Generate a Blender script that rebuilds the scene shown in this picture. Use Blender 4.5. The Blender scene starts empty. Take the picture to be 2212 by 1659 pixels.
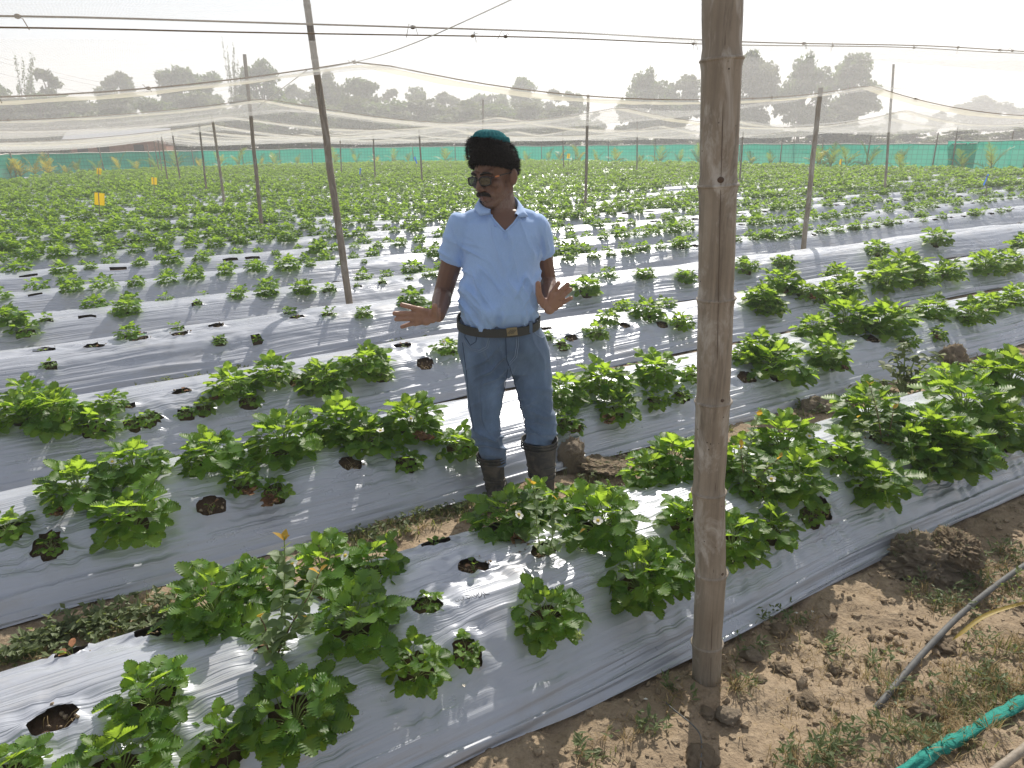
import bpy, bmesh, math, random
import numpy as np
from mathutils import Vector, Matrix, Euler, Quaternion

random.seed(7); RNG = np.random.default_rng(11)
R = math.radians
sc = bpy.context.scene
COL = sc.collection

# ------------------------------------------------------------------ camera
CAM_H = 1.6
PITCH = R(19.0)
cam_d = bpy.data.cameras.new('camera'); cam = bpy.data.objects.new('camera', cam_d); COL.objects.link(cam)
ROLL = R(-0.8)
cam.matrix_world = Matrix.Translation((0, 0, CAM_H)) @ Matrix.Rotation(R(90) - PITCH, 4, 'X') @ Matrix.Rotation(ROLL, 4, 'Z')
cam_d.sensor_width = 36.0; cam_d.lens = 36.0 * 1523 / 2212; cam_d.clip_start = 0.05; cam_d.clip_end = 6000
sc.camera = cam

# ------------------------------------------------------------------ sky, sun, exposure
SUN_AZ, SUN_EL = R(14.0), R(42.0)
SUN_DIR = Vector((math.sin(SUN_AZ) * math.cos(SUN_EL), math.cos(SUN_AZ) * math.cos(SUN_EL), math.sin(SUN_EL)))
world = bpy.data.worlds.new('World'); sc.world = world; world.use_nodes = True
wn, wl = world.node_tree.nodes, world.node_tree.links
for n in list(wn): wn.remove(n)
wo = wn.new('ShaderNodeOutputWorld'); wb = wn.new('ShaderNodeBackground'); sky = wn.new('ShaderNodeTexSky')
sky.sky_type = 'NISHITA'; sky.sun_disc = False; sky.sun_elevation = SUN_EL; sky.sun_rotation = SUN_AZ
sky.air_density = 1.2; sky.dust_density = 1.0; sky.ozone_density = 1.0; sky.altitude = 100
hs = wn.new('ShaderNodeHueSaturation'); hs.inputs['Saturation'].default_value = 0.45
tint = wn.new('ShaderNodeMix'); tint.data_type = 'RGBA'; tint.blend_type = 'MULTIPLY'; tint.inputs[0].default_value = 1.0; tint.inputs[7].default_value = (.91, .99, 1.10, 1)
wl.new(sky.outputs[0], hs.inputs['Color']); wl.new(hs.outputs[0], tint.inputs[6]); wl.new(tint.outputs[2], wb.inputs[0]); wl.new(wb.outputs[0], wo.inputs[0])
wb.inputs[1].default_value = 0.068
sun_d = bpy.data.lights.new('sun', 'SUN'); sun = bpy.data.objects.new('sun', sun_d); COL.objects.link(sun)
sun_d.energy = 5.0; sun_d.angle = R(0.6); sun_d.color = (1.0, 0.93, 0.82)
sun.rotation_euler = (-SUN_DIR).to_track_quat('-Z', 'Y').to_euler(); sun.location = (10, 40, 30)
vs = sc.view_settings
vs.view_transform = 'Standard'; vs.look = 'None'; vs.gamma = 1.0; vs.use_curve_mapping = False
vs.exposure = 0.66
cy = sc.cycles
cy.transparent_max_bounces = 48; cy.max_bounces = 8; cy.diffuse_bounces = 4; cy.glossy_bounces = 3
cy.transmission_bounces = 4; cy.volume_bounces = 1; cy.use_denoising = True
cy.sample_clamp_indirect = 6.0

# ------------------------------------------------------------------ layout helpers
TH = R(30.0)                                   # the beds run 30 degrees off the picture plane
EX, EY = math.cos(TH), math.sin(TH)            # along a bed
NX, NY = -EY, EX                               # across the beds, away from the camera

def st(s, t, z=0.0):
    return Vector((EX * t + NX * s, EY * t + NY * s, z))

def to_st(x, y):
    return x * NX + y * NY, x * EX + y * EY

def ray(x, y):
    u = (x - 1106.0) / 1523.0; v = (829.5 - y) / 1523.0
    c, s = math.cos(ROLL), math.sin(ROLL); u, v = u * c - v * s, u * s + v * c
    return Vector((u, math.cos(PITCH) + v * math.sin(PITCH), -math.sin(PITCH) + v * math.cos(PITCH)))

def G(x, y, z=0.0):                            # a spot of the photograph read off at height z
    r = ray(x, y); k = (z - CAM_H) / r.z
    return Vector((r.x * k, r.y * k, z))

def PY(x, y, Y):                               # a spot of the photograph read off at depth Y
    r = ray(x, y); k = Y / r.y
    return Vector((r.x * k, Y, CAM_H + r.z * k))

def depth_of(p):
    return p.y * math.cos(PITCH) + (CAM_H - p.z) * math.sin(PITCH)

def in_view(p, m=60):
    d = depth_of(p)
    if d < 0.3: return False
    x = 1106 + p.x / d * 1523
    yc = p.y * math.sin(PITCH) + (p.z - CAM_H) * math.cos(PITCH)
    y = 829.5 - yc / d * 1523
    return -m < x < 2212 + m and -m < y < 1659 + m

def screen_x(p):
    return 1106 + p.x / depth_of(p) * 1523

_tab = RNG.random((256, 256))
def vn(x, y, seed=0):                          # value noise, -1..1
    x = np.asarray(x, float) + seed * 17.31; y = np.asarray(y, float) + seed * 9.77
    xi = np.floor(x).astype(int); yi = np.floor(y).astype(int)
    fx = x - xi; fy = y - yi
    fx = fx * fx * (3 - 2 * fx); fy = fy * fy * (3 - 2 * fy)
    a = _tab[xi & 255, yi & 255]; b = _tab[(xi + 1) & 255, yi & 255]
    c = _tab[xi & 255, (yi + 1) & 255]; d = _tab[(xi + 1) & 255, (yi + 1) & 255]
    return (a + (b - a) * fx + (c - a) * fy + (a - b - c + d) * fx * fy) * 2 - 1

def fbm(x, y, o=4, seed=0):
    v = 0; a = 0.5
    for i in range(o):
        v = v + a * vn(np.asarray(x) * 2 ** i, np.asarray(y) * 2 ** i, seed + i); a *= 0.5
    return v

def vn3(p, f, seed=0):                         # cheap 3D-ish noise from three planes
    p = np.asarray(p) * f
    return (vn(p[:, 0] + p[:, 2] * .37, p[:, 1] - p[:, 2] * .61, seed) + vn(p[:, 1] + p[:, 0] * .43, p[:, 2], seed + 3) + vn(p[:, 2] - p[:, 1] * .5, p[:, 0] + 5, seed + 6)) / 3

# ------------------------------------------------------------------ object helpers
def tag(o, label=None, cat=None, group=None, kind=None):
    if label: o['label'] = label
    if cat: o['category'] = cat
    if group: o['group'] = group
    if kind: o['kind'] = kind
    return o

def mesh_data(name, verts, faces, mats, smooth=True, mat_idx=None):
    me = bpy.data.meshes.new(name)
    verts = np.asarray(verts, dtype=np.float32).reshape(-1, 3)
    if isinstance(faces, np.ndarray) and faces.ndim == 2:
        n, k = faces.shape
        me.vertices.add(len(verts)); me.vertices.foreach_set('co', verts.ravel())
        me.loops.add(n * k); me.loops.foreach_set('vertex_index', faces.astype(np.int32).ravel())
        me.polygons.add(n); me.polygons.foreach_set('loop_start', np.arange(0, n * k, k, dtype=np.int32))
        me.update(calc_edges=True)
    else:
        me.from_pydata(verts.tolist(), [], [list(map(int, f)) for f in faces])
    if not isinstance(mats, (list, tuple)): mats = [mats]
    for m in mats: me.materials.append(m)
    if mat_idx is not None: me.polygons.foreach_set('material_index', np.asarray(mat_idx, dtype=np.int32))
    me.polygons.foreach_set('use_smooth', np.full(len(me.polygons), bool(smooth)))
    me.update()
    return me

def link(name, data, parent=None, loc=None, rot=None, scale=None):
    o = bpy.data.objects.new(name, data); COL.objects.link(o)
    if parent is not None: o.parent = parent
    if loc is not None: o.location = loc
    if rot is not None: o.rotation_euler = rot
    if scale is not None: o.scale = scale if hasattr(scale, '__len__') else (scale,) * 3
    return o

def empty(name, loc=(0, 0, 0), rz=0.0):
    o = bpy.data.objects.new(name, None); COL.objects.link(o); o.location = loc; o.rotation_euler = (0, 0, rz)
    o.empty_display_size = 0.1
    return o

class MB:
    def __init__(s): s.v = []; s.f = []; s.m = []; s.n = 0
    def add(s, verts, faces, mi=0):
        verts = [tuple(v) for v in verts]
        s.v += verts; s.f += [tuple(int(i) + s.n for i in f) for f in faces]; s.m += [mi] * len(faces); s.n += len(verts)
    def box(s, c, size, rot=None, mi=0):
        hx, hy, hz = [q / 2 for q in size]
        vs_ = [Vector((x * hx, y * hy, z * hz)) for x in (-1, 1) for y in (-1, 1) for z in (-1, 1)]
        if rot is not None: vs_ = [rot @ v for v in vs_]
        s.add([v + Vector(c) for v in vs_], [(0, 1, 3, 2), (4, 6, 7, 5), (0, 4, 5, 1), (2, 3, 7, 6), (0, 2, 6, 4), (1, 5, 7, 3)], mi)
    def tube(s, pts, rad, seg=8, caps=True, mi=0):
        pts = [Vector(p) for p in pts]
        if not hasattr(rad, '__len__'): rad = [rad] * len(pts)
        vs_ = []; fs = []; up = None
        for i, p in enumerate(pts):
            d = (pts[min(i + 1, len(pts) - 1)] - pts[max(i - 1, 0)]); d.normalize()
            if up is None:
                up = Vector((0, 0, 1)) if abs(d.z) < .9 else Vector((1, 0, 0))
            a = d.cross(up)
            if a.length < 1e-6: a = d.orthogonal()
            a.normalize(); b = a.cross(d); b.normalize(); up = b
            for k in range(seg):
                an = 2 * math.pi * k / seg
                vs_.append(p + (a * math.cos(an) + b * math.sin(an)) * rad[i])
        for i in range(len(pts) - 1):
            for k in range(seg):
                k2 = (k + 1) % seg
                fs.append((i * seg + k, i * seg + k2, (i + 1) * seg + k2, (i + 1) * seg + k))
        if caps:
            fs.append(tuple(range(seg))[::-1]); fs.append(tuple((len(pts) - 1) * seg + k for k in range(seg)))
        s.add(vs_, fs, mi)
    def ball(s, c, r, seg=10, rings=6, rot=None, mi=0):
        if not hasattr(r, '__len__'): r = (r, r, r)
        vs_ = [Vector((0, 0, r[2]))]
        for i in range(1, rings):
            a = math.pi * i / rings
            for k in range(seg):
                b = 2 * math.pi * k / seg
                vs_.append(Vector((r[0] * math.sin(a) * math.cos(b), r[1] * math.sin(a) * math.sin(b), r[2] * math.cos(a))))
        vs_.append(Vector((0, 0, -r[2]))); last = len(vs_) - 1; fs = []
        for k in range(seg):
            k2 = (k + 1) % seg
            fs.append((0, 1 + k, 1 + k2)); fs.append((last, last - seg + k2, last - seg + k))
            for i in range(rings - 2):
                a = 1 + i * seg
                fs.append((a + k, a + seg + k, a + seg + k2, a + k2))
        if rot is not None: vs_ = [rot @ v for v in vs_]
        s.add([v + Vector(c) for v in vs_], fs, mi)
    def rings(s, rs, caps=True, mi=0):          # rs: list of equal-length vertex rings
        n = len(rs[0]); vs_ = [v for r in rs for v in r]; fs = []
        for i in range(len(rs) - 1):
            for k in range(n):
                k2 = (k + 1) % n
                fs.append((i * n + k, i * n + k2, (i + 1) * n + k2, (i + 1) * n + k))
        if caps: fs.append(tuple(range(n))[::-1]); fs.append(tuple((len(rs) - 1) * n + k for k in range(n)))
        s.add(vs_, fs, mi)
    def data(s, name, mats, smooth=True):
        return mesh_data(name, s.v, s.f, mats, smooth, s.m)
    def build(s, name, mats, parent=None, smooth=True, **k):
        return link(name, s.data(name, mats, smooth), parent, **k)

ORD = ['zeroth', 'first', 'second', 'third', 'fourth', 'fifth', 'sixth', 'seventh', 'eighth', 'ninth', 'tenth', 'eleventh', 'twelfth',
       'thirteenth', 'fourteenth', 'fifteenth', 'sixteenth', 'seventeenth', 'eighteenth', 'nineteenth', 'twentieth']
TENS = {2: 'twenty', 3: 'thirty', 4: 'forty', 5: 'fifty', 6: 'sixty', 7: 'seventy', 8: 'eighty', 9: 'ninety'}
def ordinal(n):
    if n <= 20: return ORD[n]
    t, u = divmod(n, 10)
    if n >= 100: return 'hundred-and-' + ordinal(n - 100)
    return (TENS[t][:-1] + 'ieth') if u == 0 else TENS[t] + '-' + ORD[u]

# ------------------------------------------------------------------ materials
class NT:
    def __init__(s, name):
        s.m = bpy.data.materials.new(name); s.m.use_nodes = True
        s.t = s.m.node_tree; s.n = s.t.nodes; s.l = s.t.links
        for x in list(s.n): s.n.remove(x)
        s.out = s.n.new('ShaderNodeOutputMaterial')
    def node(s, typ, **kw):
        x = s.n.new('ShaderNode' + typ)
        for k, v in kw.items():
            if k.startswith('i_'):
                x.inputs[k[2:].replace('_', ' ')].default_value = v
            else: setattr(x, k, v)
        return x
    def lk(s, a, b): s.l.new(a, b); return s
    def coords(s, kind='Object', scale=(1, 1, 1), rot=(0, 0, 0)):
        tc = s.node('TexCoord'); mp = s.node('Mapping')
        mp.inputs['Scale'].default_value = scale; mp.inputs['Rotation'].default_value = rot
        s.lk(tc.outputs[kind], mp.inputs['Vector']); return mp.outputs[0]
    def noise(s, vec, scale=5, detail=4, rough=.55, dist=0.0):
        x = s.node('TexNoise'); x.inputs['Scale'].default_value = scale; x.inputs['Detail'].default_value = detail
        x.inputs['Roughness'].default_value = rough; x.inputs['Distortion'].default_value = dist
        if vec is not None: s.lk(vec, x.inputs['Vector'])
        return x.outputs['Fac']
    def ramp(s, fac, stops):
        x = s.node('ValToRGB'); el = x.color_ramp.elements
        while len(el) < len(stops): el.new(.5)
        for e_, (p, c) in zip(el, stops):
            e_.position = p; e_.color = (c, c, c, 1) if not hasattr(c, '__len__') else (*c, 1)
        s.lk(fac, x.inputs['Fac']); return x.outputs['Color']
    def mix(s, fac, a, b, mode='MIX'):
        x = s.node('Mix', data_type='RGBA', blend_type=mode)
        for sock, v in ((x.inputs[0], fac), (x.inputs[6], a), (x.inputs[7], b)):
            if hasattr(v, 'is_linked'): s.lk(v, sock)
            elif hasattr(v, '__len__'): sock.default_value = (*v, 1)
            else: sock.default_value = v
        return x.outputs[2]
    def bump(s, h, strength=.3, dist=.01, normal=None):
        x = s.node('Bump'); x.inputs['Strength'].default_value = strength; x.inputs['Distance'].default_value = dist
        s.lk(h, x.inputs['Height'])
        if normal is not None: s.lk(normal, x.inputs['Normal'])
        return x.outputs[0]
    def pbr(s, color, rough=.6, metal=0.0, spec=.5, normal=None, sheen=0.0, coat=0.0):
        x = s.node('BsdfPrincipled')
        for sock, v in (('Base Color', color), ('Roughness', rough), ('Metallic', metal), ('Specular IOR Level', spec), ('Sheen Weight', sheen), ('Coat Weight', coat)):
            if hasattr(v, 'is_linked'): s.lk(v, x.inputs[sock])
            elif hasattr(v, '__len__'): x.inputs[sock].default_value = (*v, 1)
            else: x.inputs[sock].default_value = v
        if normal is not None: s.lk(normal, x.inputs['Normal'])
        return x.outputs[0]
    def done(s, shader): s.lk(shader, s.out.inputs['Surface']); return s.m

M = {}
def mat_film():
    t = NT('silver_mulch_film')
    tc = t.node('TexCoord'); uv = tc.outputs['UV']
    mp = t.node('Mapping'); mp.inputs['Scale'].default_value = (.45, 42, 1); t.lk(uv, mp.inputs[0])
    h1 = t.noise(mp.outputs[0], 1.0, 3, .5, .12)
    mp2 = t.node('Mapping'); mp2.inputs['Scale'].default_value = (1.6, 120, 1); t.lk(uv, mp2.inputs[0])
    h2 = t.noise(mp2.outputs[0], 1.0, 2, .5, .1)
    gm = t.node('Mapping'); gm.inputs['Scale'].default_value = (1.1, 4.5, 1); t.lk(uv, gm.inputs[0])
    gate = t.ramp(t.noise(gm.outputs[0], 1.0, 3, .5, .4), [(.36, .10), (.62, 1.0)])
    def mul(a, b):
        x = t.node('Math', operation='MULTIPLY'); t.lk(a, x.inputs[0]); t.lk(b, x.inputs[1]); return x.outputs[0]
    b1 = t.bump(mul(h1, gate), 1.0, .024); b2 = t.bump(mul(h2, gate), .7, .006, b1)
    mp3 = t.node('Mapping'); mp3.inputs['Scale'].default_value = (1.6, 3, 1); t.lk(uv, mp3.inputs[0])
    dirt = t.noise(mp3.outputs[0], 1.7, 7, .68, .3)
    c = t.mix(t.ramp(dirt, [(.54, 0.0), (.78, .55)]), (.43, .455, .515), (.36, .34, .31))
    fine = t.noise(t.coords('Object'), 90, 3)
    c = t.mix(t.ramp(fine, [(.68, 0.0), (.76, .35)]), c, (.25, .2, .15))
    rg = t.ramp(dirt, [(.35, .24), (.75, .46)])
    return t.done(t.pbr(c, rg, .24, .55, b2))
M['film'] = mat_film()

def mat_soil(name, a, b, c, sc_=1.0, wet=None):
    t = NT(name)
    v = t.coords('Object')
    n1 = t.noise(v, 1.3 * sc_, 6, .6); n2 = t.noise(v, 14 * sc_, 6, .65); n3 = t.noise(v, 70 * sc_, 4, .6)
    col = t.mix(t.ramp(n1, [(.35, 0.0), (.65, 1.0)]), a, b)
    col = t.mix(t.ramp(n2, [(.45, 0.0), (.72, .75)]), col, c)
    col = t.mix(t.ramp(n3, [(.3, .35), (.6, 0.0)]), col, (a[0] * .45, a[1] * .42, a[2] * .4))
    b1 = t.bump(n2, .7, .03); b2 = t.bump(n3, .6, .008, b1)
    return t.done(t.pbr(col, .95, 0, .2, b2))
M['ground'] = mat_soil('field_soil', (.27, .205, .14), (.34, .265, .185), (.42, .335, .24))
M['bedsoil'] = mat_soil('bed_soil', (.10, .065, .04), (.14, .09, .06), (.17, .12, .08))
M['clod'] = mat_soil('dry_clod', (.31, .24, .165), (.37, .29, .205), (.44, .355, .26), 2.0)
M['mud'] = mat_soil('grey_mud_clod', (.34, .275, .205), (.41, .34, .26), (.48, .40, .315), 3.0)

def mat_leaf(name, base, back, trans, fac=.42, rough=.46, var=.25, spec=.4):
    t = NT(name)
    oi = t.node('ObjectInfo'); geo = t.node('NewGeometry')
    rnd = t.node('Math', operation='ADD'); t.lk(oi.outputs['Random'], rnd.inputs[0]); t.lk(geo.outputs['Random Per Island'], rnd.inputs[1])
    fr = t.node('Math', operation='FRACT'); t.lk(rnd.outputs[0], fr.inputs[0])
    dk = tuple(q * (1 - var) for q in base); lt = tuple(q * (1 + var) for q in base)
    col = t.ramp(fr.outputs[0], [(0.0, dk), (.8, lt), (1.0, (lt[0] * 1.5, lt[1] * 1.15, lt[2]))])
    n = t.noise(t.coords('Object'), 60, 3)
    col = t.mix(t.ramp(n, [(.35, .25), (.65, 0.0)]), col, dk)
    col = t.mix(geo.outputs['Backfacing'], col, back)
    bp = t.bump(t.noise(t.coords('Object'), 190, 2), .25, .002)
    p = t.pbr(col, rough, 0, spec, bp)
    tr = t.node('BsdfTranslucent')
    tcol = t.ramp(fr.outputs[0], [(0.0, tuple(q * .8 for q in trans)), (1.0, tuple(min(1, q * 1.2) for q in trans))])
    t.lk(tcol, tr.inputs['Color'])
    mx = t.node('MixShader'); mx.inputs[0].default_value = fac
    t.lk(p, mx.inputs[1]); t.lk(tr.outputs[0], mx.inputs[2])
    return t.done(mx.outputs[0])
M['straw'] = mat_leaf('strawberry_leaf', (.068, .155, .034), (.15, .23, .10), (.46, .68, .055), .55, .42)
M['strawfar'] = mat_leaf('strawberry_leaf_far', (.062, .145, .032), (.11, .19, .07), (.36, .56, .05), .5, .5)
M['sapleaf'] = mat_leaf('pale_sapling_leaf', (.13, .20, .10), (.20, .26, .15), (.35, .45, .10), .4, .5)
M['saptip'] = mat_leaf('yellow_sapling_tip', (.40, .25, .05), (.42, .28, .08), (.75, .50, .05), .45, .5)
M['weed'] = mat_leaf('weed_leaf', (.10, .135, .055), (.12, .155, .075), (.25, .32, .07), .38, .55, .35)
M['grass'] = mat_leaf('grass_blade', (.13, .15, .05), (.14, .16, .07), (.30, .34, .08), .35, .6, .4)
M['drygrass'] = mat_leaf('dry_grass_blade', (.36, .27, .14), (.36, .27, .14), (.45, .34, .16), .3, .7, .35)
M['tree'] = mat_leaf('tree_leaf', (.05, .085, .03), (.07, .10, .04), (.16, .24, .05), .35, .6, .35)
M['tree2'] = mat_leaf('dusty_tree_leaf', (.085, .10, .05), (.09, .11, .06), (.18, .22, .07), .3, .7, .3)
M['palm'] = mat_leaf('palm_leaflet', (.13, .20, .045), (.15, .22, .06), (.32, .42, .05), .4, .5, .4)
M['palmyellow'] = mat_leaf('yellow_palm_leaflet', (.36, .33, .06), (.38, .34, .08), (.60, .52, .06), .4, .5, .3)
M['dead'] = mat_leaf('dead_leaf', (.20, .11, .06), (.22, .13, .07), (.25, .13, .05), .2, .8, .4)

def mat_simple(name, col, rough=.6, metal=0.0, spec=.5, var=.15, scale=20, bump=.2, bd=.005, stretch=(1, 1, 1)):
    t = NT(name); v = t.coords('Object', stretch)
    n = t.noise(v, scale, 5, .6)
    dk = tuple(q * (1 - var) for q in col); lt = tuple(min(1, q * (1 + var)) for q in col)
    c = t.ramp(n, [(.3, dk), (.7, lt)])
    return t.done(t.pbr(c, rough, metal, spec, t.bump(n, bump, bd)))

def mat_bamboo(name, a, b, pale):
    t = NT(name); v = t.coords('Object', (1, 1, .06)); v1 = t.coords('Object')
    g = t.noise(v, 60, 5, .6); n = t.noise(v1, 5, 6, .65, .4); sp = t.noise(t.coords('Object', (1, 1, .35)), 11, 6, .7, .8)
    c = t.mix(t.ramp(n, [(.3, 0.0), (.7, 1.0)]), a, b)
    c = t.mix(t.ramp(g, [(.35, .5), (.6, 0.0)]), c, tuple(q * .55 for q in a))
    c = t.mix(t.ramp(sp, [(.52, 0.0), (.66, .8)]), c, pale)
    stn = t.noise(t.coords('Object', (1, 1, .12)), 22, 5, .7, .5)
    c = t.mix(t.ramp(stn, [(.56, 0.0), (.70, .6)]), c, tuple(q * .38 for q in a))
    vo = t.node('TexVoronoi'); vo.inputs['Scale'].default_value = 42; t.lk(v1, vo.inputs['Vector'])
    pits = t.ramp(vo.outputs['Distance'], [(.06, 1.0), (.10, 0.0)])
    gate = t.ramp(t.noise(v1, 9, 2), [(.55, 0.0), (.6, 1.0)])
    m_ = t.node('Math', operation='MULTIPLY'); t.lk(pits, m_.inputs[0]); t.lk(gate, m_.inputs[1])
    c = t.mix(m_.outputs[0], c, (.03, .02, .015))
    return t.done(t.pbr(c, .62, 0, .35, t.bump(g, .35, .004)))
M['bamboo'] = mat_bamboo('weathered_bamboo', (.27, .225, .175), (.37, .32, .26), (.56, .53, .49))
M['bamboo2'] = mat_bamboo('grey_bamboo', (.19, .155, .12), (.28, .235, .185), (.38, .35, .31))
M['scar'] = mat_simple('bamboo_branch_scar', (.10, .065, .045), .8)
M['rope'] = mat_simple('brown_coir_rope', (.22, .16, .10), .9, 0, .2, .3, 60)
M['twine'] = mat_simple('pale_twine', (.55, .52, .45), .8)
M['teal_string'] = mat_simple('teal_string', (.12, .33, .32), .6)
M['hose'] = mat_simple('grey_irrigation_hose', (.12, .122, .122), .65, 0, .3, .25, 15)
M['petal'] = mat_leaf('white_petal', (.82, .82, .78), (.8, .8, .76), (.85, .85, .75), .3, .6, .04)
M['yolk'] = mat_simple('flower_centre', (.62, .48, .06), .7)
M['fruit'] = mat_simple('green_fruit', (.38, .45, .10), .5, 0, .4, .25, 120, .6, .002)
M['stem'] = mat_simple('green_stem', (.20, .27, .08), .6)
M['redstem'] = mat_simple('brown_stem', (.19, .12, .07), .7)
M['bark'] = mat_simple('tree_bark', (.16, .12, .09), .9)
def mat_card(name, col, tr):
    t = NT(name); p = t.pbr(col, .45, 0, .5); b = t.node('BsdfTranslucent'); b.inputs[0].default_value = (*tr, 1)
    mx = t.node('MixShader'); mx.inputs[0].default_value = .35; t.lk(p, mx.inputs[1]); t.lk(b.outputs[0], mx.inputs[2])
    return t.done(mx.outputs[0])
M['yellow'] = mat_card('yellow_sticky_card', (.85, .55, .01), (.95, .65, .02))
M['blue'] = mat_card('blue_sticky_card', (.03, .16, .75), (.05, .25, .95))

def mat_net(name, col, a0, a1, scale, mesh=False):
    t = NT(name)
    tc = t.node('TexCoord'); mp = t.node('Mapping'); mp.inputs['Scale'].default_value = (scale[0], scale[1], 1)
    t.lk(tc.outputs['UV'], mp.inputs[0])
    n = t.noise(mp.outputs[0], 1, 6, .62, .4)
    f = t.ramp(n, [(.3, a0), (.7, a1)])
    if mesh:                                       # woven diamonds of thread
        wv = t.node('TexNoise'); wv.inputs['Scale'].default_value = 2.2; t.lk(tc.outputs['UV'], wv.inputs['Vector'])
        ad = t.node('Vector' + 'Math', operation='MULTIPLY_ADD'); t.lk(wv.outputs['Color'], ad.inputs[0]); ad.inputs[1].default_value = (.05, .05, 0); t.lk(tc.outputs['UV'], ad.inputs[2])
        sx = t.node('SeparateXYZ'); t.lk(ad.outputs[0], sx.inputs[0])
        def mt(op, a, b):
            x = t.node('Math', operation=op)
            for i, v in enumerate((a, b)):
                if v is None: continue
                if hasattr(v, 'is_linked'): t.lk(v, x.inputs[i])
                else: x.inputs[i].default_value = v
            return x.outputs[0]
        ln = []
        for op in ('ADD', 'SUBTRACT'):
            q = mt('SINE', mt('MULTIPLY', mt(op, sx.outputs[0], sx.outputs[1]), 150.0), None); ln.append(mt('POWER', mt('ABSOLUTE', q, None), 7.0))
        f = mt('ADD', mt('MULTIPLY', f, .62), mt('MULTIPLY', mt('MAXIMUM', ln[0], ln[1]), .17))
    d = t.node('BsdfDiffuse'); d.inputs[0].default_value = (*col, 1)
    tr = t.node('BsdfTranslucent'); tr.inputs[0].default_value = (*col, 1)
    m1 = t.node('MixShader'); m1.inputs[0].default_value = .55; t.lk(d.outputs[0], m1.inputs[1]); t.lk(tr.outputs[0], m1.inputs[2])
    tp = t.node('BsdfTransparent')
    m2 = t.node('MixShader'); t.lk(f, m2.inputs[0]); t.lk(tp.outputs[0], m2.inputs[1]); t.lk(m1.outputs[0], m2.inputs[2])
    return t.done(m2.outputs[0])
M['net'] = mat_net('cream_bird_net', (.74, .73, .70), .14, .29, (1.2, 7), True)
M['hem'] = mat_net('cream_net_hem', (.82, .78, .64), .45, .80, (3, 30))
# ------------------------------------------------------------------ ground
def grid_lines(segs):
    out = []
    for a, b, d in segs:
        n = max(1, int(round((b - a) / d))); out += list(np.linspace(a, b, n, endpoint=False))
    out.append(segs[-1][1]); return np.array(out)

def grid_faces(nx, ny):
    i = np.arange(nx - 1)[:, None] * ny + np.arange(ny - 1)[None, :]
    return np.stack([i, i + ny, i + ny + 1, i + 1], -1).reshape(-1, 4)

def ground_z(x, y):
    near = np.clip((9 - np.hypot(x - 1, y - 2)) / 6, 0, 1)
    r = 1 - np.abs(fbm(x * 3.1, y * 3.1, 3, 4)) * 2
    z = .018 * fbm(x * 1.3, y * 1.3, 3, 2) + near * (.022 * r * r * .6 + .026 * fbm(x * 8, y * 8, 4, 9) + .006 * (1 - 2 * np.abs(vn(x * 26, y * 26, 12))) + .006 * vn(x * 55, y * 55, 3))
    # a low bank of earth lower right of the picture
    s_, t_ = x * NX + y * NY, x * EX + y * EY
    z = z + .05 * np.exp(-(((x - 1.55) / .5) ** 2 + ((y - 1.35) / .25) ** 2))
    return z - .012

gx = grid_lines([(-1500, -200, 200), (-200, -40, 20), (-40, -4, 2), (-4, -1, .12), (-1, 3.2, .018), (3.2, 6, .1), (6, 40, 2), (40, 200, 20), (200, 1500, 200)])
gy = grid_lines([(-60, -4, 8), (-4, .9, .4), (.9, 3.0, .018), (3.0, 4.2, .04), (4.2, 9, .15), (9, 60, 2), (60, 200, 15), (200, 2600, 200)])
XX, YY = np.meshgrid(gx, gy, indexing='ij')
gv = np.stack([XX, YY, ground_z(XX, YY)], -1).reshape(-1, 3)
ground = link('ground', mesh_data('ground', gv, grid_faces(len(gx), len(gy)), M['ground']))
tag(ground, 'bare brown soil of the field with clods', None, None, 'structure')

# ------------------------------------------------------------------ the fence line (also where the beds stop)
FENCE = [(-22, 26.5), (-26, 39.6), (-21, 50.5), (-14, 54), (-7, 55.5), (3.5, 51.5), (11.5, 45), (16.6, 35.4), (19.8, 31.3)]
FENCE2 = [(19.1, 32.2), (21.6, 29.2), (29, 21)]
def fence_y(x):
    pts = sorted(FENCE[1:] + FENCE2[1:])
    return float(np.interp(x, [p[0] for p in pts], [p[1] for p in pts]))

# ------------------------------------------------------------------ beds under silver film
BED_HW, BED_H = .475, .25
BED_S = [1.35 + BED_HW, 2.66 + BED_HW, 3.93 + BED_HW, 5.38 + BED_HW]
while BED_S[-1] < 66: BED_S.append(BED_S[-1] + 1.31)
NB = len(BED_S)
_px = np.array([-1, -.97, -.52, -.36, 0, .36, .52, .97, 1]); _pz = np.array([0, .06, .80, .93, 1, .93, .80, .06, 0])
_xd = np.linspace(-1, 1, 401); _zd = np.interp(_xd, _px, _pz)
_k = np.exp(-np.linspace(-2, 2, 41) ** 2); _k /= _k.sum()
_zd = np.convolve(np.pad(_zd, 20, mode='edge'), _k, 'valid')
_zd[0] = 0; _zd[-1] = 0
def prof(x): return np.interp(x, _xd, _zd)
def bed_wob(k, t): return .035 * vn(np.asarray(t) * .35, k * 3.3, 21) + .012 * vn(np.asarray(t) * 1.3, k * 5.1, 22)
def bed_hmul(k, t): return (1.16 if k == 0 else 1.04) + .10 * vn(np.asarray(t) * .45, k * 2.7, 23) + .04 * vn(np.asarray(t) * 1.7, k * 4.1, 24)
def bed_z(k, t, u): return float(BED_H * bed_hmul(k, t) * prof(u))
def bed_pt(k, t, u, dz=0.0):
    p = st(BED_S[k] + float(bed_wob(k, t)) + u * BED_HW, t); p.z = bed_z(k, t, u) + dz; return p
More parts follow.
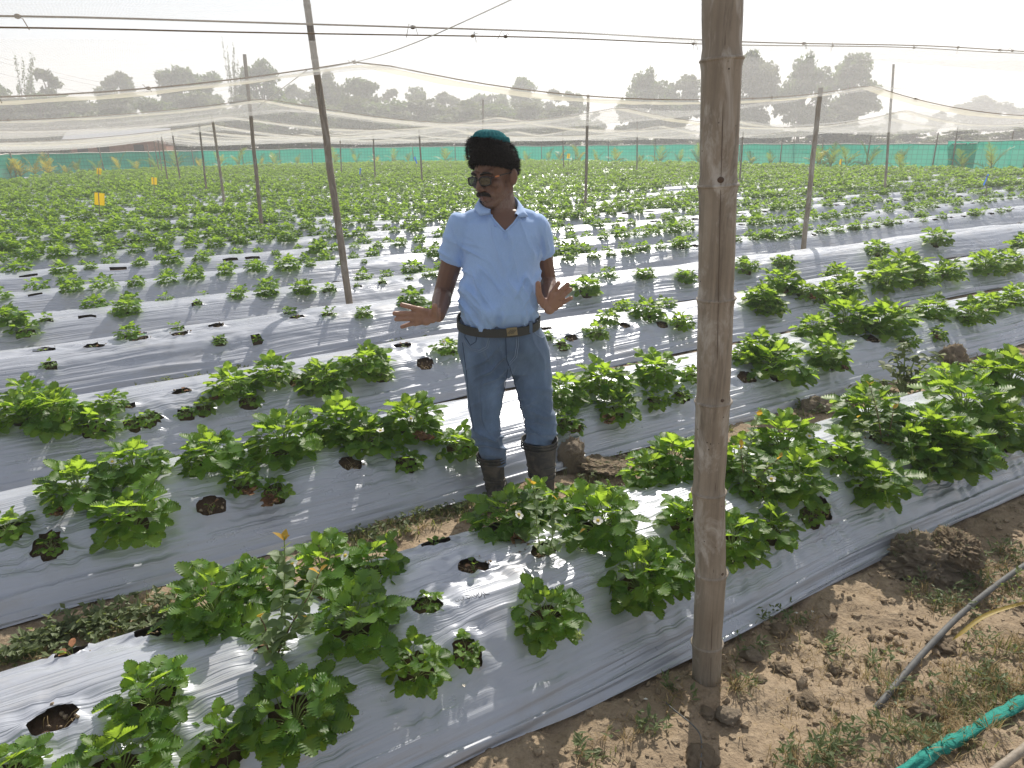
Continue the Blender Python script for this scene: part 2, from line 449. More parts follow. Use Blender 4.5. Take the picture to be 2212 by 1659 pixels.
def bed_of(x, y, z):                             # which bed and where on it a spot of the photograph lies
    p = G(x, y, z); s, t = to_st(p.x, p.y)
    k = int(np.argmin([abs(s - q) for q in BED_S])); return k, t, (s - BED_S[k] - float(bed_wob(k, t))) / BED_HW

def bed_range(k):
    ts = [t for t in np.arange(-60, 90, .5) if in_view(st(BED_S[k], t, .3), 900 if k < 6 else 260) and st(BED_S[k], t).y < fence_y(st(BED_S[k], t).x) - 1.6
          and st(BED_S[k], t).x > np.interp(st(BED_S[k], t).y, [18, 26.5, 39.6], [-21, -20.8, -24.8])]
    return (min(ts), max(ts)) if ts else None

HOLES = {k: [] for k in range(NB)}               # (t, u, radius)
# ------------------------------------------------------------------ where the strawberry plants stand
# (x, y, radius) of the clumps of the first beds as they show in the photograph
SEEN = [
 # nearest bed
 (12,1640,80),(245,1590,112),(325,1490,84),(478,1560,78),(645,1520,112),(470,1300,108),(545,1260,80),(700,1215,84),(805,1215,68),(768,1330,98),
 (908,1392,72),(1022,1362,42),(925,1290,34),(1222,1300,82),(1092,1110,82),(1155,1078,64),(1292,1122,82),(1235,1085,52),(1395,1195,84),(1465,1190,72),
 (1480,1105,66),(1618,1128,78),(1712,1105,62),(1822,1082,34),(1458,985,78),(1405,1010,58),(1690,950,72),(1718,1022,76),(1812,972,62),(1930,1005,72),
 (2005,915,74),(1876,890,74),(2125,950,92),(2080,868,84),(2175,890,70),(2180,815,70),(1590,985,60),(1320,1062,40),(2050,930,70),(1962,940,56),(2150,1005,56),(2200,960,66),(2120,812,56),(2040,812,48),(1560,1010,56),(1640,1040,50),
 # second bed
 (12,1105,58),(92,1148,38),(168,1040,92),(282,1085,96),(290,992,82),(455,968,84),(520,1000,52),(613,938,90),(603,1030,42),(735,905,82),(790,925,70),
 (888,890,80),(885,945,40),(990,905,62),(1215,825,66),(1245,868,48),(1305,805,66),(1342,832,58),(1418,785,64),(1500,785,36),(1500,815,28),
 (1608,752,40),(1690,752,82),(1640,735,56),(1790,728,62),(1760,700,50),(1830,680,68),(1908,680,64),(1990,702,30),(1955,672,36),(2012,655,46),(2100,655,46),
 (2080,690,28),(2140,640,42),(2190,630,42),(1445,825,40),
 # third bed
 (45,872,68),(118,862,78),(195,888,56),(60,838,60),(235,848,40),(278,868,26),(322,880,30),(440,845,32),(392,842,22),(500,808,58),(545,832,34),
 (590,790,56),(692,782,66),(720,805,40),(788,760,62),(832,775,34),(965,735,34),(1180,705,20),(1235,713,22),(1288,688,34),(1312,672,34),
 (1398,655,42),(1482,662,34),(1345,645,30),(1648,622,50),(1692,632,46),(1690,603,48),(1790,608,38),(1842,600,46),(1915,580,56),(1950,568,56),
 (2002,580,34),(2060,582,34),(2108,570,42),(2165,553,46),(2205,545,44),(1735,612,34),(1440,640,26),
 # fourth bed
 (45,682,34),(275,705,34),(380,694,20),(98,752,18),(470,703,18),(552,696,16),(625,664,18),(708,664,20),(785,658,22),(888,636,36),(935,645,26),
 (1279,600,42),(1314,585,24),(1394,580,26),(1491,574,28),(1622,555,34),(1700,545,30),(1760,560,34),(1850,545,36),(1905,535,40),(1960,525,34),(2080,505,40),(2150,500,40),
]
BARE = [(943,1190,26),(1024,1252,28),(1172,1212,26),(130,1585,40),(340,1388,30),(160,1432,28),(585,1425,26),(925,1462,32),(1822,1098,28),(1900,962,26),
        (453,1066,24),(756,988,20),(95,1160,28),(1615,796,19),(1882,726,18),(270,872,16),(330,886,15),(392,846,16),(648,815,20),(872,756,17),(918,773,17),
        (1430,685,13),(1350,695,11),(1750,628,12),(1808,600,12),(1235,718,12),(1180,712,10),(95,756,17),(203,746,18),(300,731,16),(390,720,15),(470,705,14),(640,688,13),
        (300,720,10),(85,738,12),(1600,780,15)]

PLANTS = []                                       # bed, t, u, radius
for x, y, rp in SEEN:
    k, t, u = bed_of(x, y + rp * .25, BED_H + .05)
    u = max(-.62, min(.62, u)); p = bed_pt(k, t, u)
    PLANTS.append([k, t, u, rp * depth_of(p) / 1523 * (.97 if k else 1.13)])
for x, y, rp in BARE:
    k, t, u = bed_of(x, y, BED_H)
    u = max(-.6, min(.6, u)); p = bed_pt(k, t, u)
    HOLES[k].append((t, u, max(.030, rp * depth_of(p) / 1523)))
rp_ = random.Random(5)
RANGES = [bed_range(k) for k in range(NB)]
for k in range(3, NB):
    if RANGES[k] is None: continue
    t0, t1 = RANGES[k]
    for row in (-1, 1):
        t = t0 + rp_.random() * .3
        while t < t1:
            t += rp_.uniform(.25, .36)
            u = row * .34 + rp_.uniform(-.08, .08)
            if k == 3:
                p = st(BED_S[3], t); sx = screen_x(p)
                if -200 < sx < 2200: continue
            patch = vn(t * .33, k * 1.9 + row * .2, 31)
            dens = {3: .5, 4: .72, 5: .78, 6: .8}.get(k, .96)
            if t > 9 and k < 12: dens -= .12
            dens += .22 * float(patch)
            big = {3: .07, 4: .095, 5: .11, 6: .118}.get(k, .142 if t < 6 else .142) * (1 + .16 * float(patch))
            if rp_.random() < dens:
                PLANTS.append([k, t, u, max(.04, rp_.gauss(big, .028))])
            elif k < 12 and rp_.random() < .8:
                HOLES[k].append((t, u, rp_.uniform(.035, .05)))
PLANTS = [q for q in PLANTS if in_view(bed_pt(q[0], q[1], q[2]), 140)]
for q in PLANTS:
    if q[0] < 5: HOLES[q[0]].append((q[1], q[2], min(.055, .03 + q[3] * .15)))

# ------------------------------------------------------------------ build the beds
def bed_mesh(k, t0, t1, dt, nu, holes):
    T = np.arange(t0, t1 + dt, dt); U = np.sin(np.linspace(-1, 1, nu) * 1.25) / math.sin(1.25)
    TT, UU = np.meshgrid(T, U, indexing='ij')
    hm = BED_H * bed_hmul(k, TT); z = hm * prof(UU)
    off = BED_S[k] + bed_wob(k, TT) + UU * BED_HW
    arc = UU * .58
    warp = arc + .040 * vn(TT * .55, UU * 2 + k, 41) + .008 * vn(TT * 1.6, UU * 3 + k, 42)
    rid = (1 - np.abs(vn(TT * .5, warp * 26, 43 + k))) ** 3 * 2 - .7
    rid2 = (1 - np.abs(vn(TT * 1.0 + 7, warp * 52, 47 + k))) ** 2 * 2 - .8
    z = z + .007 * vn(TT * 1.9, UU * 2.6 + k * 1.7, 59) * np.clip(1.1 - np.abs(UU), 0, 1)
    side = np.clip((np.abs(UU) - .35) * 2.2, 0, 1)
    patch = np.clip(.55 + .9 * vn(TT * .9, UU * 1.6 + k * 3, 51), .08, 1.3)
    fine = dt < .05
    amp = (.0026 + .0105 * side) * patch
    z = z + amp * rid + (.0026 if fine else 0) * patch * rid2 * (0.4 + side)
    # loose folds along the tucked lower edge
    edge = np.clip((np.abs(UU) - .78) / .2, 0, 1) * np.clip((1.02 - np.abs(UU)) / .06, 0, 1)
    fold = np.sin(np.abs(warp) * 130 + 2.5 * vn(TT * .6, UU * 0 + k, 55)) * .015 * edge
    z = np.maximum(z + fold, .004)
    off = off + np.sign(UU) * (.012 * edge * vn(TT * 1.4, np.abs(UU) * 14 + k, 57)) + np.where(np.abs(UU) > .98, np.sign(UU) * .02 * vn(TT * 3, UU * 0 + k, 58), 0)
    S = off - BED_S[k]; wob = bed_wob(k, TT)
    dele = np.zeros(TT.shape, bool); TTw = TT.copy(); Sw = S.copy()
    for hi, (ht, hu, hr) in enumerate(holes):
        a = max(0, int((ht - hr * 4 - t0) / dt)); b = min(len(T), int((ht + hr * 4 - t0) / dt) + 2)
        if b - a < 2: continue
        ct, cs = ht, hu * BED_HW + float(bed_wob(k, ht))
        dx = TT[a:b] - ct; dy = S[a:b] - cs
        ang = np.arctan2(dy, dx); ll = 1 + .24 * vn(np.cos(ang) * 1.3 + hi * 5.1, np.sin(ang) * 1.3 + hi * 2.3, 61) + .06 * np.cos(3 * ang + hi) + .11 * vn(np.cos(ang) * 4 + hi, np.sin(ang) * 4, 62)
        rr = np.hypot(dx * .88, dy * 1.1) / (hr * ll)
        z[a:b] += .006 * np.exp(-((rr - 1.1) / .35) ** 2) * (1 + .8 * np.cos(5 * ang + hi)) - .012 * np.exp(-((rr - 1.7) / .7) ** 2) * .6
        pucker = np.clip(1 - np.abs(rr - 1.8) / 1.3, 0, 1)
        z[a:b] += .0045 * pucker * np.sin(ang * 9 + hi + 2 * rr)
        snap = (rr > .6) & (rr < 1.0)
        f = np.where(snap, 1.0 / np.maximum(rr, .05), 1.0)
        TTw[a:b] = np.where(snap, ct + dx * f, TTw[a:b]); Sw[a:b] = np.where(snap, cs + dy * f, Sw[a:b])
        dele[a:b] |= rr <= .6
    off = BED_S[k] + Sw
    X = EX * TTw + NX * off; Y = EY * TTw + NY * off
    v = np.stack([X, Y, z], -1).reshape(-1, 3)
    F = grid_faces(len(T), nu); d = dele.ravel()
    F = F[~(d[F].any(axis=1))][:, ::-1]
    me = mesh_data('film', v, F, M['film'])
    uvl = me.uv_layers.new(name='UVMap')
    uv = np.stack([TTw.ravel() + k * 13.7, (warp * .9).ravel() + k * 3.1], -1)
    li = np.empty(len(me.loops), np.int32); me.loops.foreach_get('vertex_index', li)
    uvl.data.foreach_set('uv', uv[li].astype(np.float32).ravel())
    return me

def soil_mesh(k, t0, t1, dt):
    T = np.arange(t0, t1 + dt, dt); U = np.linspace(-.93, .93, 19 if dt > .08 else 41)
    TT, UU = np.meshgrid(T, U, indexing='ij')
    z = BED_H * bed_hmul(k, TT) * prof(UU) - .030 + .012 * fbm(TT * 9, UU * 6, 3, 70 + k)
    off = BED_S[k] + bed_wob(k, TT) + UU * (BED_HW - .02)
    v = np.stack([EX * TT + NX * off, EY * TT + NY * off, z], -1).reshape(-1, 3)
    return mesh_data('soil_core', v, grid_faces(len(T), len(U))[:, ::-1], M['bedsoil'])

for k in range(NB):
    if RANGES[k] is None: continue
    t0, t1 = RANGES[k]
    res = [(.017, 132), (.02, 116), (.025, 96), (.033, 76), (.045, 52), (.06, 44), (.09, 36), (.12, 30)]
    dt, nu = res[k] if k < len(res) else ((.2, 22) if k < 16 else (.4, 14))
    bed = empty('planting_bed', st(BED_S[k], (t0 + t1) / 2))
    bi = bed.matrix_basis.inverted() if False else Matrix.Translation(-bed.location)
    me = bed_mesh(k, t0, t1, dt, nu, HOLES[k] if k < 8 else []); me.transform(bi)
    link('film', me, bed)
    if k < 8:
        me = soil_mesh(k, t0, t1, .03 if k < 3 else .1); me.transform(bi); link('soil_core', me, bed)
    where = {0: 'nearest raised bed under silver plastic film, along the bare soil strip', 1: 'second raised bed under silver film, running just behind the man',
             2: 'third raised bed under silver film counting away from the camera'}.get(k, 'raised bed under silver film, %s counting away from the camera' % ordinal(k + 1))
    tag(bed, where, 'bed', 'film-covered strawberry beds')
# ------------------------------------------------------------------ strawberry foliage
def leaflet(L, W, fold, curl, teeth, rnd):
    """one leaflet in the xy plane pointing along +x; returns verts, faces"""
    N = teeth; v = []; f = []
    def wid(x): return W * .5 * (math.sin(math.pi * min(1, x) ** .92) ** .52 if 0 < x < 1 else 0.0)
    def zz(x, y): return fold * abs(y) - curl * x * x * L + .035 * L * math.sin(x * 9 + rnd) * (abs(y) / (W * .5 + 1e-6))
    for j in range(N + 1):
        x = j / N; v.append((x * L, 0, -curl * x * x * L))
    base = [0] * 2
    for si, sg in enumerate((1, -1)):
        base[si] = len(v)
        for j in range(N):
            x0, x1 = j / N, (j + .72) / N
            if j == 0: n_w = 0.0
            else: n_w = wid(x0) * (.86 if N > 4 else 1.0)
            v.append((x0 * L, sg * n_w, zz(x0, n_w)))
            tw = max(wid(x1), W * .16); v.append(((x1 + (.06 if N > 4 else 0)) * L, sg * tw, zz(x1, tw)))
    for si in (0, 1):
        b = base[si]
        for j in range(N):
            n0, tp = b + 2 * j, b + 2 * j + 1
            n1 = b + 2 * (j + 1) if j < N - 1 else N
            tri = [(j, n0, tp), (j, tp, j + 1)] + ([(j + 1, tp, n1)] if n1 != j + 1 else [])
            if j == 0: tri = [(j, tp, j + 1)] + ([(j + 1, tp, n1)] if n1 != j + 1 else [])
            f += [t if si == 1 else t[::-1] for t in tri]
    return v, f

def leaf_geo(phi, L, ll, pitch, lod, seed):
    """trifoliate leaf on its petiole, crown at the origin, leaning towards +x"""
    r = random.Random(seed); mb = MB()
    tip = Vector((L * math.sin(phi), 0, L * math.cos(phi)))
    midp = Vector((tip.x * .42, r.uniform(-.1, .1) * L, tip.z * .62 + .04 * L))
    if lod == 0: mb.tube([(0, 0, 0), midp, tip], [.0026, .0021, .0016], 5, False, 1)
    elif lod == 1: mb.tube([(0, 0, 0), midp, tip], [.0030, .0026, .002], 3, False, 1)
    fw = Vector((math.cos(pitch), 0, math.sin(pitch))); sd = Vector((0, 1, 0)); up = fw.cross(sd) * -1
    if up.z < 0: up = -up
    sd = up.cross(fw)
    roll = r.uniform(-.35, .35)
    q = Quaternion(fw, roll); sd = q @ sd; up = q @ up
    for a, s_, off in ((0, 1.0, .012), (R(72 + r.uniform(-8, 8)), .92, .003), (R(-72 + r.uniform(-8, 8)), .92, .003)):
        d = fw * math.cos(a) + sd * math.sin(a); nrm = up.copy()
        tw = Quaternion(d, (.35 if a > 0 else -.35 if a < 0 else 0) * r.uniform(.5, 1.3) * (1 if a else 0)); nrm = tw @ nrm
        c = nrm.cross(d)
        teeth = (8, 3, 1)[lod] if lod < 2 else 2
        v, f = leaflet(ll * s_ * r.uniform(.9, 1.08), ll * s_ * r.uniform(.84, .98), r.uniform(.22, .6), r.uniform(.05, .28), teeth, r.uniform(0, 6))
        mb.add([tip + d * (off + p[0]) + c * p[1] + nrm * p[2] for p in v], f, 0)
    return mb

LEAFSPEC = []
for i in range(14):
    phi = R([8, 20, 30, 38, 46, 54, 60, 66, 71, 76, 80, 84, 26, 50][i])
    L = [.135, .14, .14, .135, .13, .125, .12, .12, .115, .11, .105, .10, .11, .10][i]
    pit = R([62, 48, 30, 26, 14, 6, 0, -6, -12, -14, -10, -6, 42, 20][i])
    LEAFSPEC.append((phi, L, 1.12 * [.050, .056, .062, .064, .066, .066, .066, .064, .062, .06, .056, .054, .046, .05][i], pit))
LEAF_HI = [leaf_geo(*sp, 0, 100 + i).data('leaf', [M['straw'], M['stem']], True) for i, sp in enumerate(LEAFSPEC)]

def leaf_plan(r, rng):
    n = int(7 + 250 * max(0, r - .03)); n = max(5, min(44, n))
    out = []
    for i in range(n):
        q = (i + .5) / n
        vi = min(11, int(12 * q ** .85)) if rng.random() > .16 else rng.choice((12, 13))
        out.append((vi, i * 2.39996 + rng.uniform(-.35, .35), rng.uniform(-.12, .12), r / .178 * rng.uniform(.82, 1.14)))
    return out

def arr(mb): return np.array(mb.v, float), mb.f, mb.m
def compose(plan, geos):
    mb = MB()
    for vi, rz, tl, s_ in plan:
        g = geos[vi]; m = Matrix.Rotation(rz, 4, 'Z') @ Matrix.Rotation(tl, 4, 'Y') @ Matrix.Scale(s_, 4)
        for_v = [m @ Vector(p) for p in g.v]
        for_v = [Vector((p.x, p.y, max(p.z, .004))) for p in for_v]
        n0 = mb.n; mb.v += [tuple(p) for p in for_v]; mb.f += [tuple(i + n0 for i in f) for f in g.f]; mb.m += g.m; mb.n += len(g.v)
    return mb
GEO_MID = [leaf_geo(*sp, 1, 100 + i) for i, sp in enumerate(LEAFSPEC)]
GEO_FAR = [leaf_geo(*sp, 2, 100 + i) for i, sp in enumerate(LEAFSPEC)]
rl = random.Random(3)
MID = []
for r in (.06, .06, .10, .10, .10, .15, .15, .15, .15):
    MID.append((r, compose(leaf_plan(r, rl), GEO_MID).data('foliage', [M['strawfar'], M['stem']], True)))

# flowers and fruit
def flower_data():
    mb = MB()
    for i in range(5):
        a = i * 2 * math.pi / 5; c, s_ = math.cos(a), math.sin(a); pts = []
        for (x, y, z) in ((.002, 0, 0), (.006, .0055, .001), (.0125, .0065, .003), (.016, 0, .0035), (.0125, -.0065, .003), (.006, -.0055, .001)):
            pts.append((x * c - y * s_, x * s_ + y * c, z))
        mb.add(pts, [(0, 1, 2, 3), (0, 3, 4, 5)], 0)
    mb.ball((0, 0, .002), (.0052, .0052, .004), 8, 5, mi=1)
    mb.tube([(0, 0, 0), (-.004, 0, -.025), (-.012, 0, -.05)], .0012, 4, False, 2)
    return mb.data('flower', [M['petal'], M['yolk'], M['stem']], True)
FLOWER = flower_data()
def fruit_data():
    mb = MB()
    rs = []
    for z, rr in ((-.022, .002), (-.018, .006), (-.01, .0095), (-.002, .0105), (.003, .007)):
        rs.append([(rr * math.cos(k * math.pi / 4), rr * math.sin(k * math.pi / 4), z) for k in range(8)])
    mb.rings(rs, True, 0)
    for k in range(6):
        a = k * math.pi / 3; mb.add([(0, 0, .004), (.013 * math.cos(a - .25), .013 * math.sin(a - .25), .003), (.018 * math.cos(a), .018 * math.sin(a), -.001), (.013 * math.cos(a + .25), .013 * math.sin(a + .25), .003)], [(0, 1, 2, 3)], 1)
    mb.tube([(0, 0, .003), (-.01, 0, .015), (-.04, 0, .02)], .0012, 4, False, 1)
    return mb.data('fruit', [M['fruit'], M['stem']], True)
FRUIT = fruit_data()
def deadleaf_data(seed):
    r = random.Random(seed); mb = MB()
    for i in range(4):
        v, f = leaflet(.05, .035, .9, -.5, 3, r.random() * 6); m = Matrix.Rotation(r.uniform(0, 6.3), 4, 'Z') @ Matrix.Rotation(r.uniform(-.8, .5), 4, 'Y') @ Matrix.Rotation(r.uniform(-1, 1), 4, 'X')
        mb.add([m @ Vector(p) + Vector((r.uniform(-.02, .02), r.uniform(-.02, .02), .012)) for p in v], f)
    return mb.data('withered_leaf', [M['dead']], True)
DEAD = [deadleaf_data(i) for i in range(4)]

# individuals: whole beds, nearest first, up to 300; all the rest is one mass
PLANTS.sort(key=lambda q: q[0])
cnt = [sum(1 for q in PLANTS if q[0] == k) for k in range(NB)]
KIND, tot = -1, 0
while tot + cnt[KIND + 1] <= 300: KIND += 1; tot += cnt[KIND]
singles = [q for q in PLANTS if q[0] <= KIND]; mass = [q for q in PLANTS if q[0] > KIND]
print('plants', len(PLANTS), 'singles', len(singles), 'beds', KIND + 1)
rows = {}
for q in singles: rows.setdefault((q[0], q[2] < 0), []).append(q)
FLOWER_AT = [(480,1553),(655,1228),(1000,1495),(1245,1112),(1415,1125),(1308,1362),(150,930),(258,1105),(105,915),(535,820),(600,815),(880,900),(680,965),(1060,830),(1310,832),(1330,770),
             (1705,960),(2160,1000),(1440,1180),(1475,1150)]
FL = [G(x, y, BED_H + .10) for x, y in FLOWER_AT]
for (k, front), lst in rows.items():
    lst.sort(key=lambda q: screen_x(bed_pt(q[0], q[1], q[2])))
    for i, q in enumerate(lst):
        k, t, u, r = q; p = bed_pt(k, t, u, -.012); big = r * 1523 / depth_of(p)
        size = 'tiny' if r < .055 else 'small' if r < .09 else 'bushy' if r < .135 else 'large bushy'
        lab = '%s strawberry plant, %s from the left in the %s row of the %s bed' % (size, ordinal(i + 1), 'front' if front else 'back', ['nearest', 'second', 'third', 'fourth', 'fifth', 'sixth', 'seventh', 'eighth', 'ninth', 'tenth', 'eleventh', 'twelfth'][k])
        rng = random.Random(int(k * 1000 + t * 37 + 9))
        if k < 3 and big > 26 or k < 2:
            root = empty('strawberry_plant', p, rng.uniform(0, 6.28))
            tag(root, lab, 'plant', 'strawberry plants on the film-covered beds')
            n_up = bed_pt(k, t, u + .1) - bed_pt(k, t, u - .1)
            for vi, rz, tl, s_ in leaf_plan(r, rng):
                o = link('leaf', LEAF_HI[vi], root, rot=(rng.uniform(-.08, .08), tl, rz), scale=s_ * rng.uniform(.93, 1.06))
            near = sorted(((f - p).length, j) for j, f in enumerate(FL))
            nfl = 1 if near and near[0][0] < .13 else (1 if rng.random() < .12 and r > .1 else 0)
            for j in range(nfl):
                a = -root.rotation_euler.z - 1.57 + rng.uniform(-1, 1)
                link('flower', FLOWER, root, loc=(r * .75 * math.cos(a), r * .75 * math.sin(a), .07 + r * .3), rot=(rng.uniform(.1, .7) , rng.uniform(-.5, .5), a + 1.57), scale=1.15)
            if r > .09 and rng.random() < .22:
                a = -root.rotation_euler.z - 1.57 + rng.uniform(-1, 1)
                link('fruit', FRUIT, root, loc=(r * .95 * math.cos(a), r * .95 * math.sin(a), .03), rot=(.3, .6, a), scale=1.1)
            if rng.random() < .2:
                a = -root.rotation_euler.z - 1.2 + rng.uniform(-1.2, 1.2)
                link('withered_leaf', rng.choice(DEAD), root, loc=(r * .8 * math.cos(a), r * .8 * math.sin(a), .0), rot=(0, 0, rng.uniform(0, 6)), scale=rng.uniform(.6, 1.0))
        else:
            cands = [m for m in MID if abs(m[0] - r) < .04] or [min(MID, key=lambda m: abs(m[0] - r))]
            rb, me = rng.choice(cands)
            o = link('strawberry_plant', me, None, p, (rng.uniform(-.06, .06), rng.uniform(-.06, .06), rng.uniform(0, 6.28)), min(1.6, r / rb) if rb < .14 else r / .15)
            tag(o, lab, 'plant', 'strawberry plants on the film-covered beds')

def mass_mesh(lst):
    var = []
    for r in (.09, .12, .15, .15, .15, .15):
        mb = compose(leaf_plan(r, rl), GEO_FAR); var.append((r, np.array(mb.v), np.array([f for f in mb.f if len(f) == 3]), mb))
    V = []; F3 = []; n = 0
    for k, t, u, r in lst:
        p = bed_pt(k, t, u, -.01); rb, vv, ff, _ = var[rl.randrange(len(var))]
        d = p.length
        if d > 24: ff = ff.reshape(-1, 3)[::1]
        a = rl.uniform(0, 6.28); s_ = r / rb; c, s2 = math.cos(a) * s_, math.sin(a) * s_
        w = np.stack([vv[:, 0] * c - vv[:, 1] * s2 + p.x, vv[:, 0] * s2 + vv[:, 1] * c + p.y, vv[:, 2] * s_ + p.z], -1)
        V.append(w); F3.append(ff + n); n += len(w)
    return mesh_data('strawberry_rows', np.concatenate(V), np.concatenate(F3), M['strawfar'])
ms = link('strawberry_rows', mass_mesh(mass))
tag(ms, 'mass of green strawberry rows stretching back to the green fence', 'plants', None, 'stuff')
print('mass tris', len(ms.data.polygons))
# ------------------------------------------------------------------ bamboo poles
def bamboo(name, base, top, r0, r1, nodes, mat, seg=18, seed=0, rings_as_parts=False):
    """a culm with swollen joints; nodes are fractions along it"""
    base, top = Vector(base), Vector(top); ax = top - base; L = ax.length; rr = random.Random(seed)
    root = empty(name, base)
    stops = [0.0]
    for n in nodes: stops += [n - .011 / L * 2, n - .006 / L, n, n + .006 / L, n + .014 / L * 2]
    extra = np.linspace(.02, .98, 26); stops = sorted(set(stops + list(extra) + [1.0])); stops = [s for s in stops if 0 <= s <= 1]
    d = ax.normalized(); a = d.orthogonal().normalized(); b = d.cross(a)
    bow = [(n, rr.uniform(-.13, .13) * r0, rr.uniform(-.13, .13) * r0) for n in [0] + list(nodes) + [1]]
    rs = []
    for s in stops:
        ox = float(np.interp(s, [q[0] for q in bow], [q[1] for q in bow])); oy = float(np.interp(s, [q[0] for q in bow], [q[2] for q in bow]))
        r = r0 + (r1 - r0) * s
        for n in nodes:
            dd = abs(s - n) * L
            r *= 1 + .075 * math.exp(-(dd / .016) ** 2) - .05 * math.exp(-((s - n) * L / .02 - .9) ** 2) * (1 if s > n else 0)
        c = ax * s + a * ox + b * oy
        rs.append([c + (a * math.cos(2 * math.pi * k / seg) * r + b * math.sin(2 * math.pi * k / seg) * r) * (1 + .02 * math.sin(3 * 2 * math.pi * k / seg + s * 4)) for k in range(seg)])
    mb = MB(); mb.rings(rs); mb.build('culm', mat, root)
    if rings_as_parts:
        for n in nodes:
            ox = float(np.interp(n, [q[0] for q in bow], [q[1] for q in bow])); oy = float(np.interp(n, [q[0] for q in bow], [q[2] for q in bow]))
            r = (r0 + (r1 - r0) * n) * 1.075; c = ax * n + a * ox + b * oy; m2 = MB()
            m2.rings([[c + d * dz + (a * math.cos(2 * math.pi * k / seg) + b * math.sin(2 * math.pi * k / seg)) * (r + e) for k in range(seg)] for dz, e in ((-.006, -.003), (-.003, .0015), (0, .003), (.003, .001), (.005, -.003))], False)
            m2.build('node_ring', mat, root)
    return root, ax, a, b

def zs_on(Y, pts): return [PY(x, y, Y).z for x, y in pts]
PB = G(1527, 1475, -.02); PT = PY(1558, 0, PB.y + .02); PTOP = PB + (PT - PB) * 1.38
Lp = (PTOP - PB).length
nodes = [((PY(1540, y, PB.y).z - PB.z) / (PTOP.z - PB.z)) for y in (1388, 1236, 1062, 868, 648, 402, 128)] + [.94]
pole, ax, pa, pb_ = bamboo('bamboo_pole', PB, PTOP, .0435, .0475, nodes, M['bamboo'], 28, 3, True)
crk = MB()
for i_ in range(24):
    f0, f1 = i_ / 24, (i_ + 1) / 24
    def cp(f): return ax * f + Vector((math.cos(-1.62 + .05 * math.sin(f * 9)), math.sin(-1.62 + .05 * math.sin(f * 9)), 0)) * ((.0435 + .004 * f) * 1.004)
    crk.tube([cp(f0), cp(f1)], .0007, 4, False)
crk.build('crack', M['scar'], pole)
tag(pole, 'thick weathered bamboo pole standing at the edge of the nearest bed, in front', 'pole', 'bamboo poles')
for nd, ang in ((nodes[3], -1.57 + .25), (nodes[5], -1.57 - .1), (nodes[1], -1.57 + .6)):      # branch scars facing the camera
    c = ax * (nd + .006) + Vector((math.cos(ang), math.sin(ang), 0)) * .043
    mb = MB(); mb.ball(c, (.0085, .008, .0075), 10, 6); mb.build('branch_scar', M['scar'], pole)

# base and top as they show, how thick, and what is near it
POLES = [((757, 655), (657, -40), .036, 'leaning bamboo pole nearest to the man on his right, poking above the net'),
 ((567, 510), (530, 118), .036, 'bamboo pole with its sawn top above the net, left of the leaning pole'),
 ((488, 460), (460, 250), .036, 'brown bamboo pole holding up the net beside the sawn-off one'),
 ((448, 430), (429, 262), .034, 'slim grey bamboo pole, next further back after the brown one'),
 ((393, 408), (370, 275), .034, 'leaning grey bamboo pole, rightmost of the far left cluster'),
 ((363, 402), (347, 285), .032, 'straight grey pole in the middle of the far left cluster'),
 ((352, 384), (339, 292), .030, 'thin grey pole second from left in the far left cluster'),
 ((345, 380), (331, 294), .030, 'thin grey pole leftmost in the far left cluster'),
 ((738, 385), (734, 290), .032, 'thin pole just right of the tall leaning pole, far off'),
 ((811, 400), (806, 285), .032, 'thin far pole midway between the leaning pole and the man'),
 ((913, 410), (905, 280), .036, 'grey bamboo pole first to the left of the hatted head'),
 ((1044, 430), (1043, 215), .036, 'bamboo pole standing right behind the man, its top above his hat'),
 ((1264, 460), (1270, 205), .036, 'dark bamboo pole right of the man, topped above the net'),
 ((1218, 375), (1215, 255), .032, 'thin far pole just right of the man near a yellow card'),
 ((1376, 385), (1377, 250), .032, 'thin far pole between the dark pole and the thick front pole'),
 ((1597, 405), (1605, 285), .034, 'thin leaning pole seen just right of the thick front pole'),
 ((1737, 530), (1769, 190), .038, 'dark bamboo pole leaning right, first one right of the thick pole'),
 ((1912, 420), (1932, 138), .036, 'tall pale bamboo pole rising well above the net on the right'),
 ((1713, 365), (1716, 288), .032, 'thin far pole just left of the dark leaning pole'),
 ((2178, 365), (2190, 283), .036, 'grey pole near the right end of the green fence'),
 ((75, 378), (66, 312), .034, 'grey leaning pole by the left corner of the fence'),
 ((160, 372), (153, 318), .030, 'thin pole among the yellow palms by the left corner'),
 ((676, 372), (673, 298), .030, 'thin pole in front of the fence just left of the leaning pole')]
for i, (b, t, r, lab) in enumerate(POLES):
    q = G(b[0], b[1], 0); s0, t0_ = to_st(q.x, q.y)
    f = max([x for x in [BED_S[k] - .655 for k in range(1, NB)] if .80 * s0 <= x <= 1.0 * s0] or [s0 * .87])   # stands in the furrow behind the crest
    base = q * (f / s0); base.z = -.05
    fr = PY(t[0], t[1], base.y); top = Vector((fr.x, base.y + random.uniform(-.05, .05), fr.z))
    n = int((top - base).length / .3); sp = [(j + random.uniform(.2, .8)) / n for j in range(n)]
    g = bamboo('bamboo_pole', base, top, r * .92, r * .8, sp, M['bamboo'] if i in (2, 16, 17) else M['bamboo2'], 12 if base.y < 20 else 8, i + 10)[0]
    tag(g, lab, 'pole', 'bamboo poles')

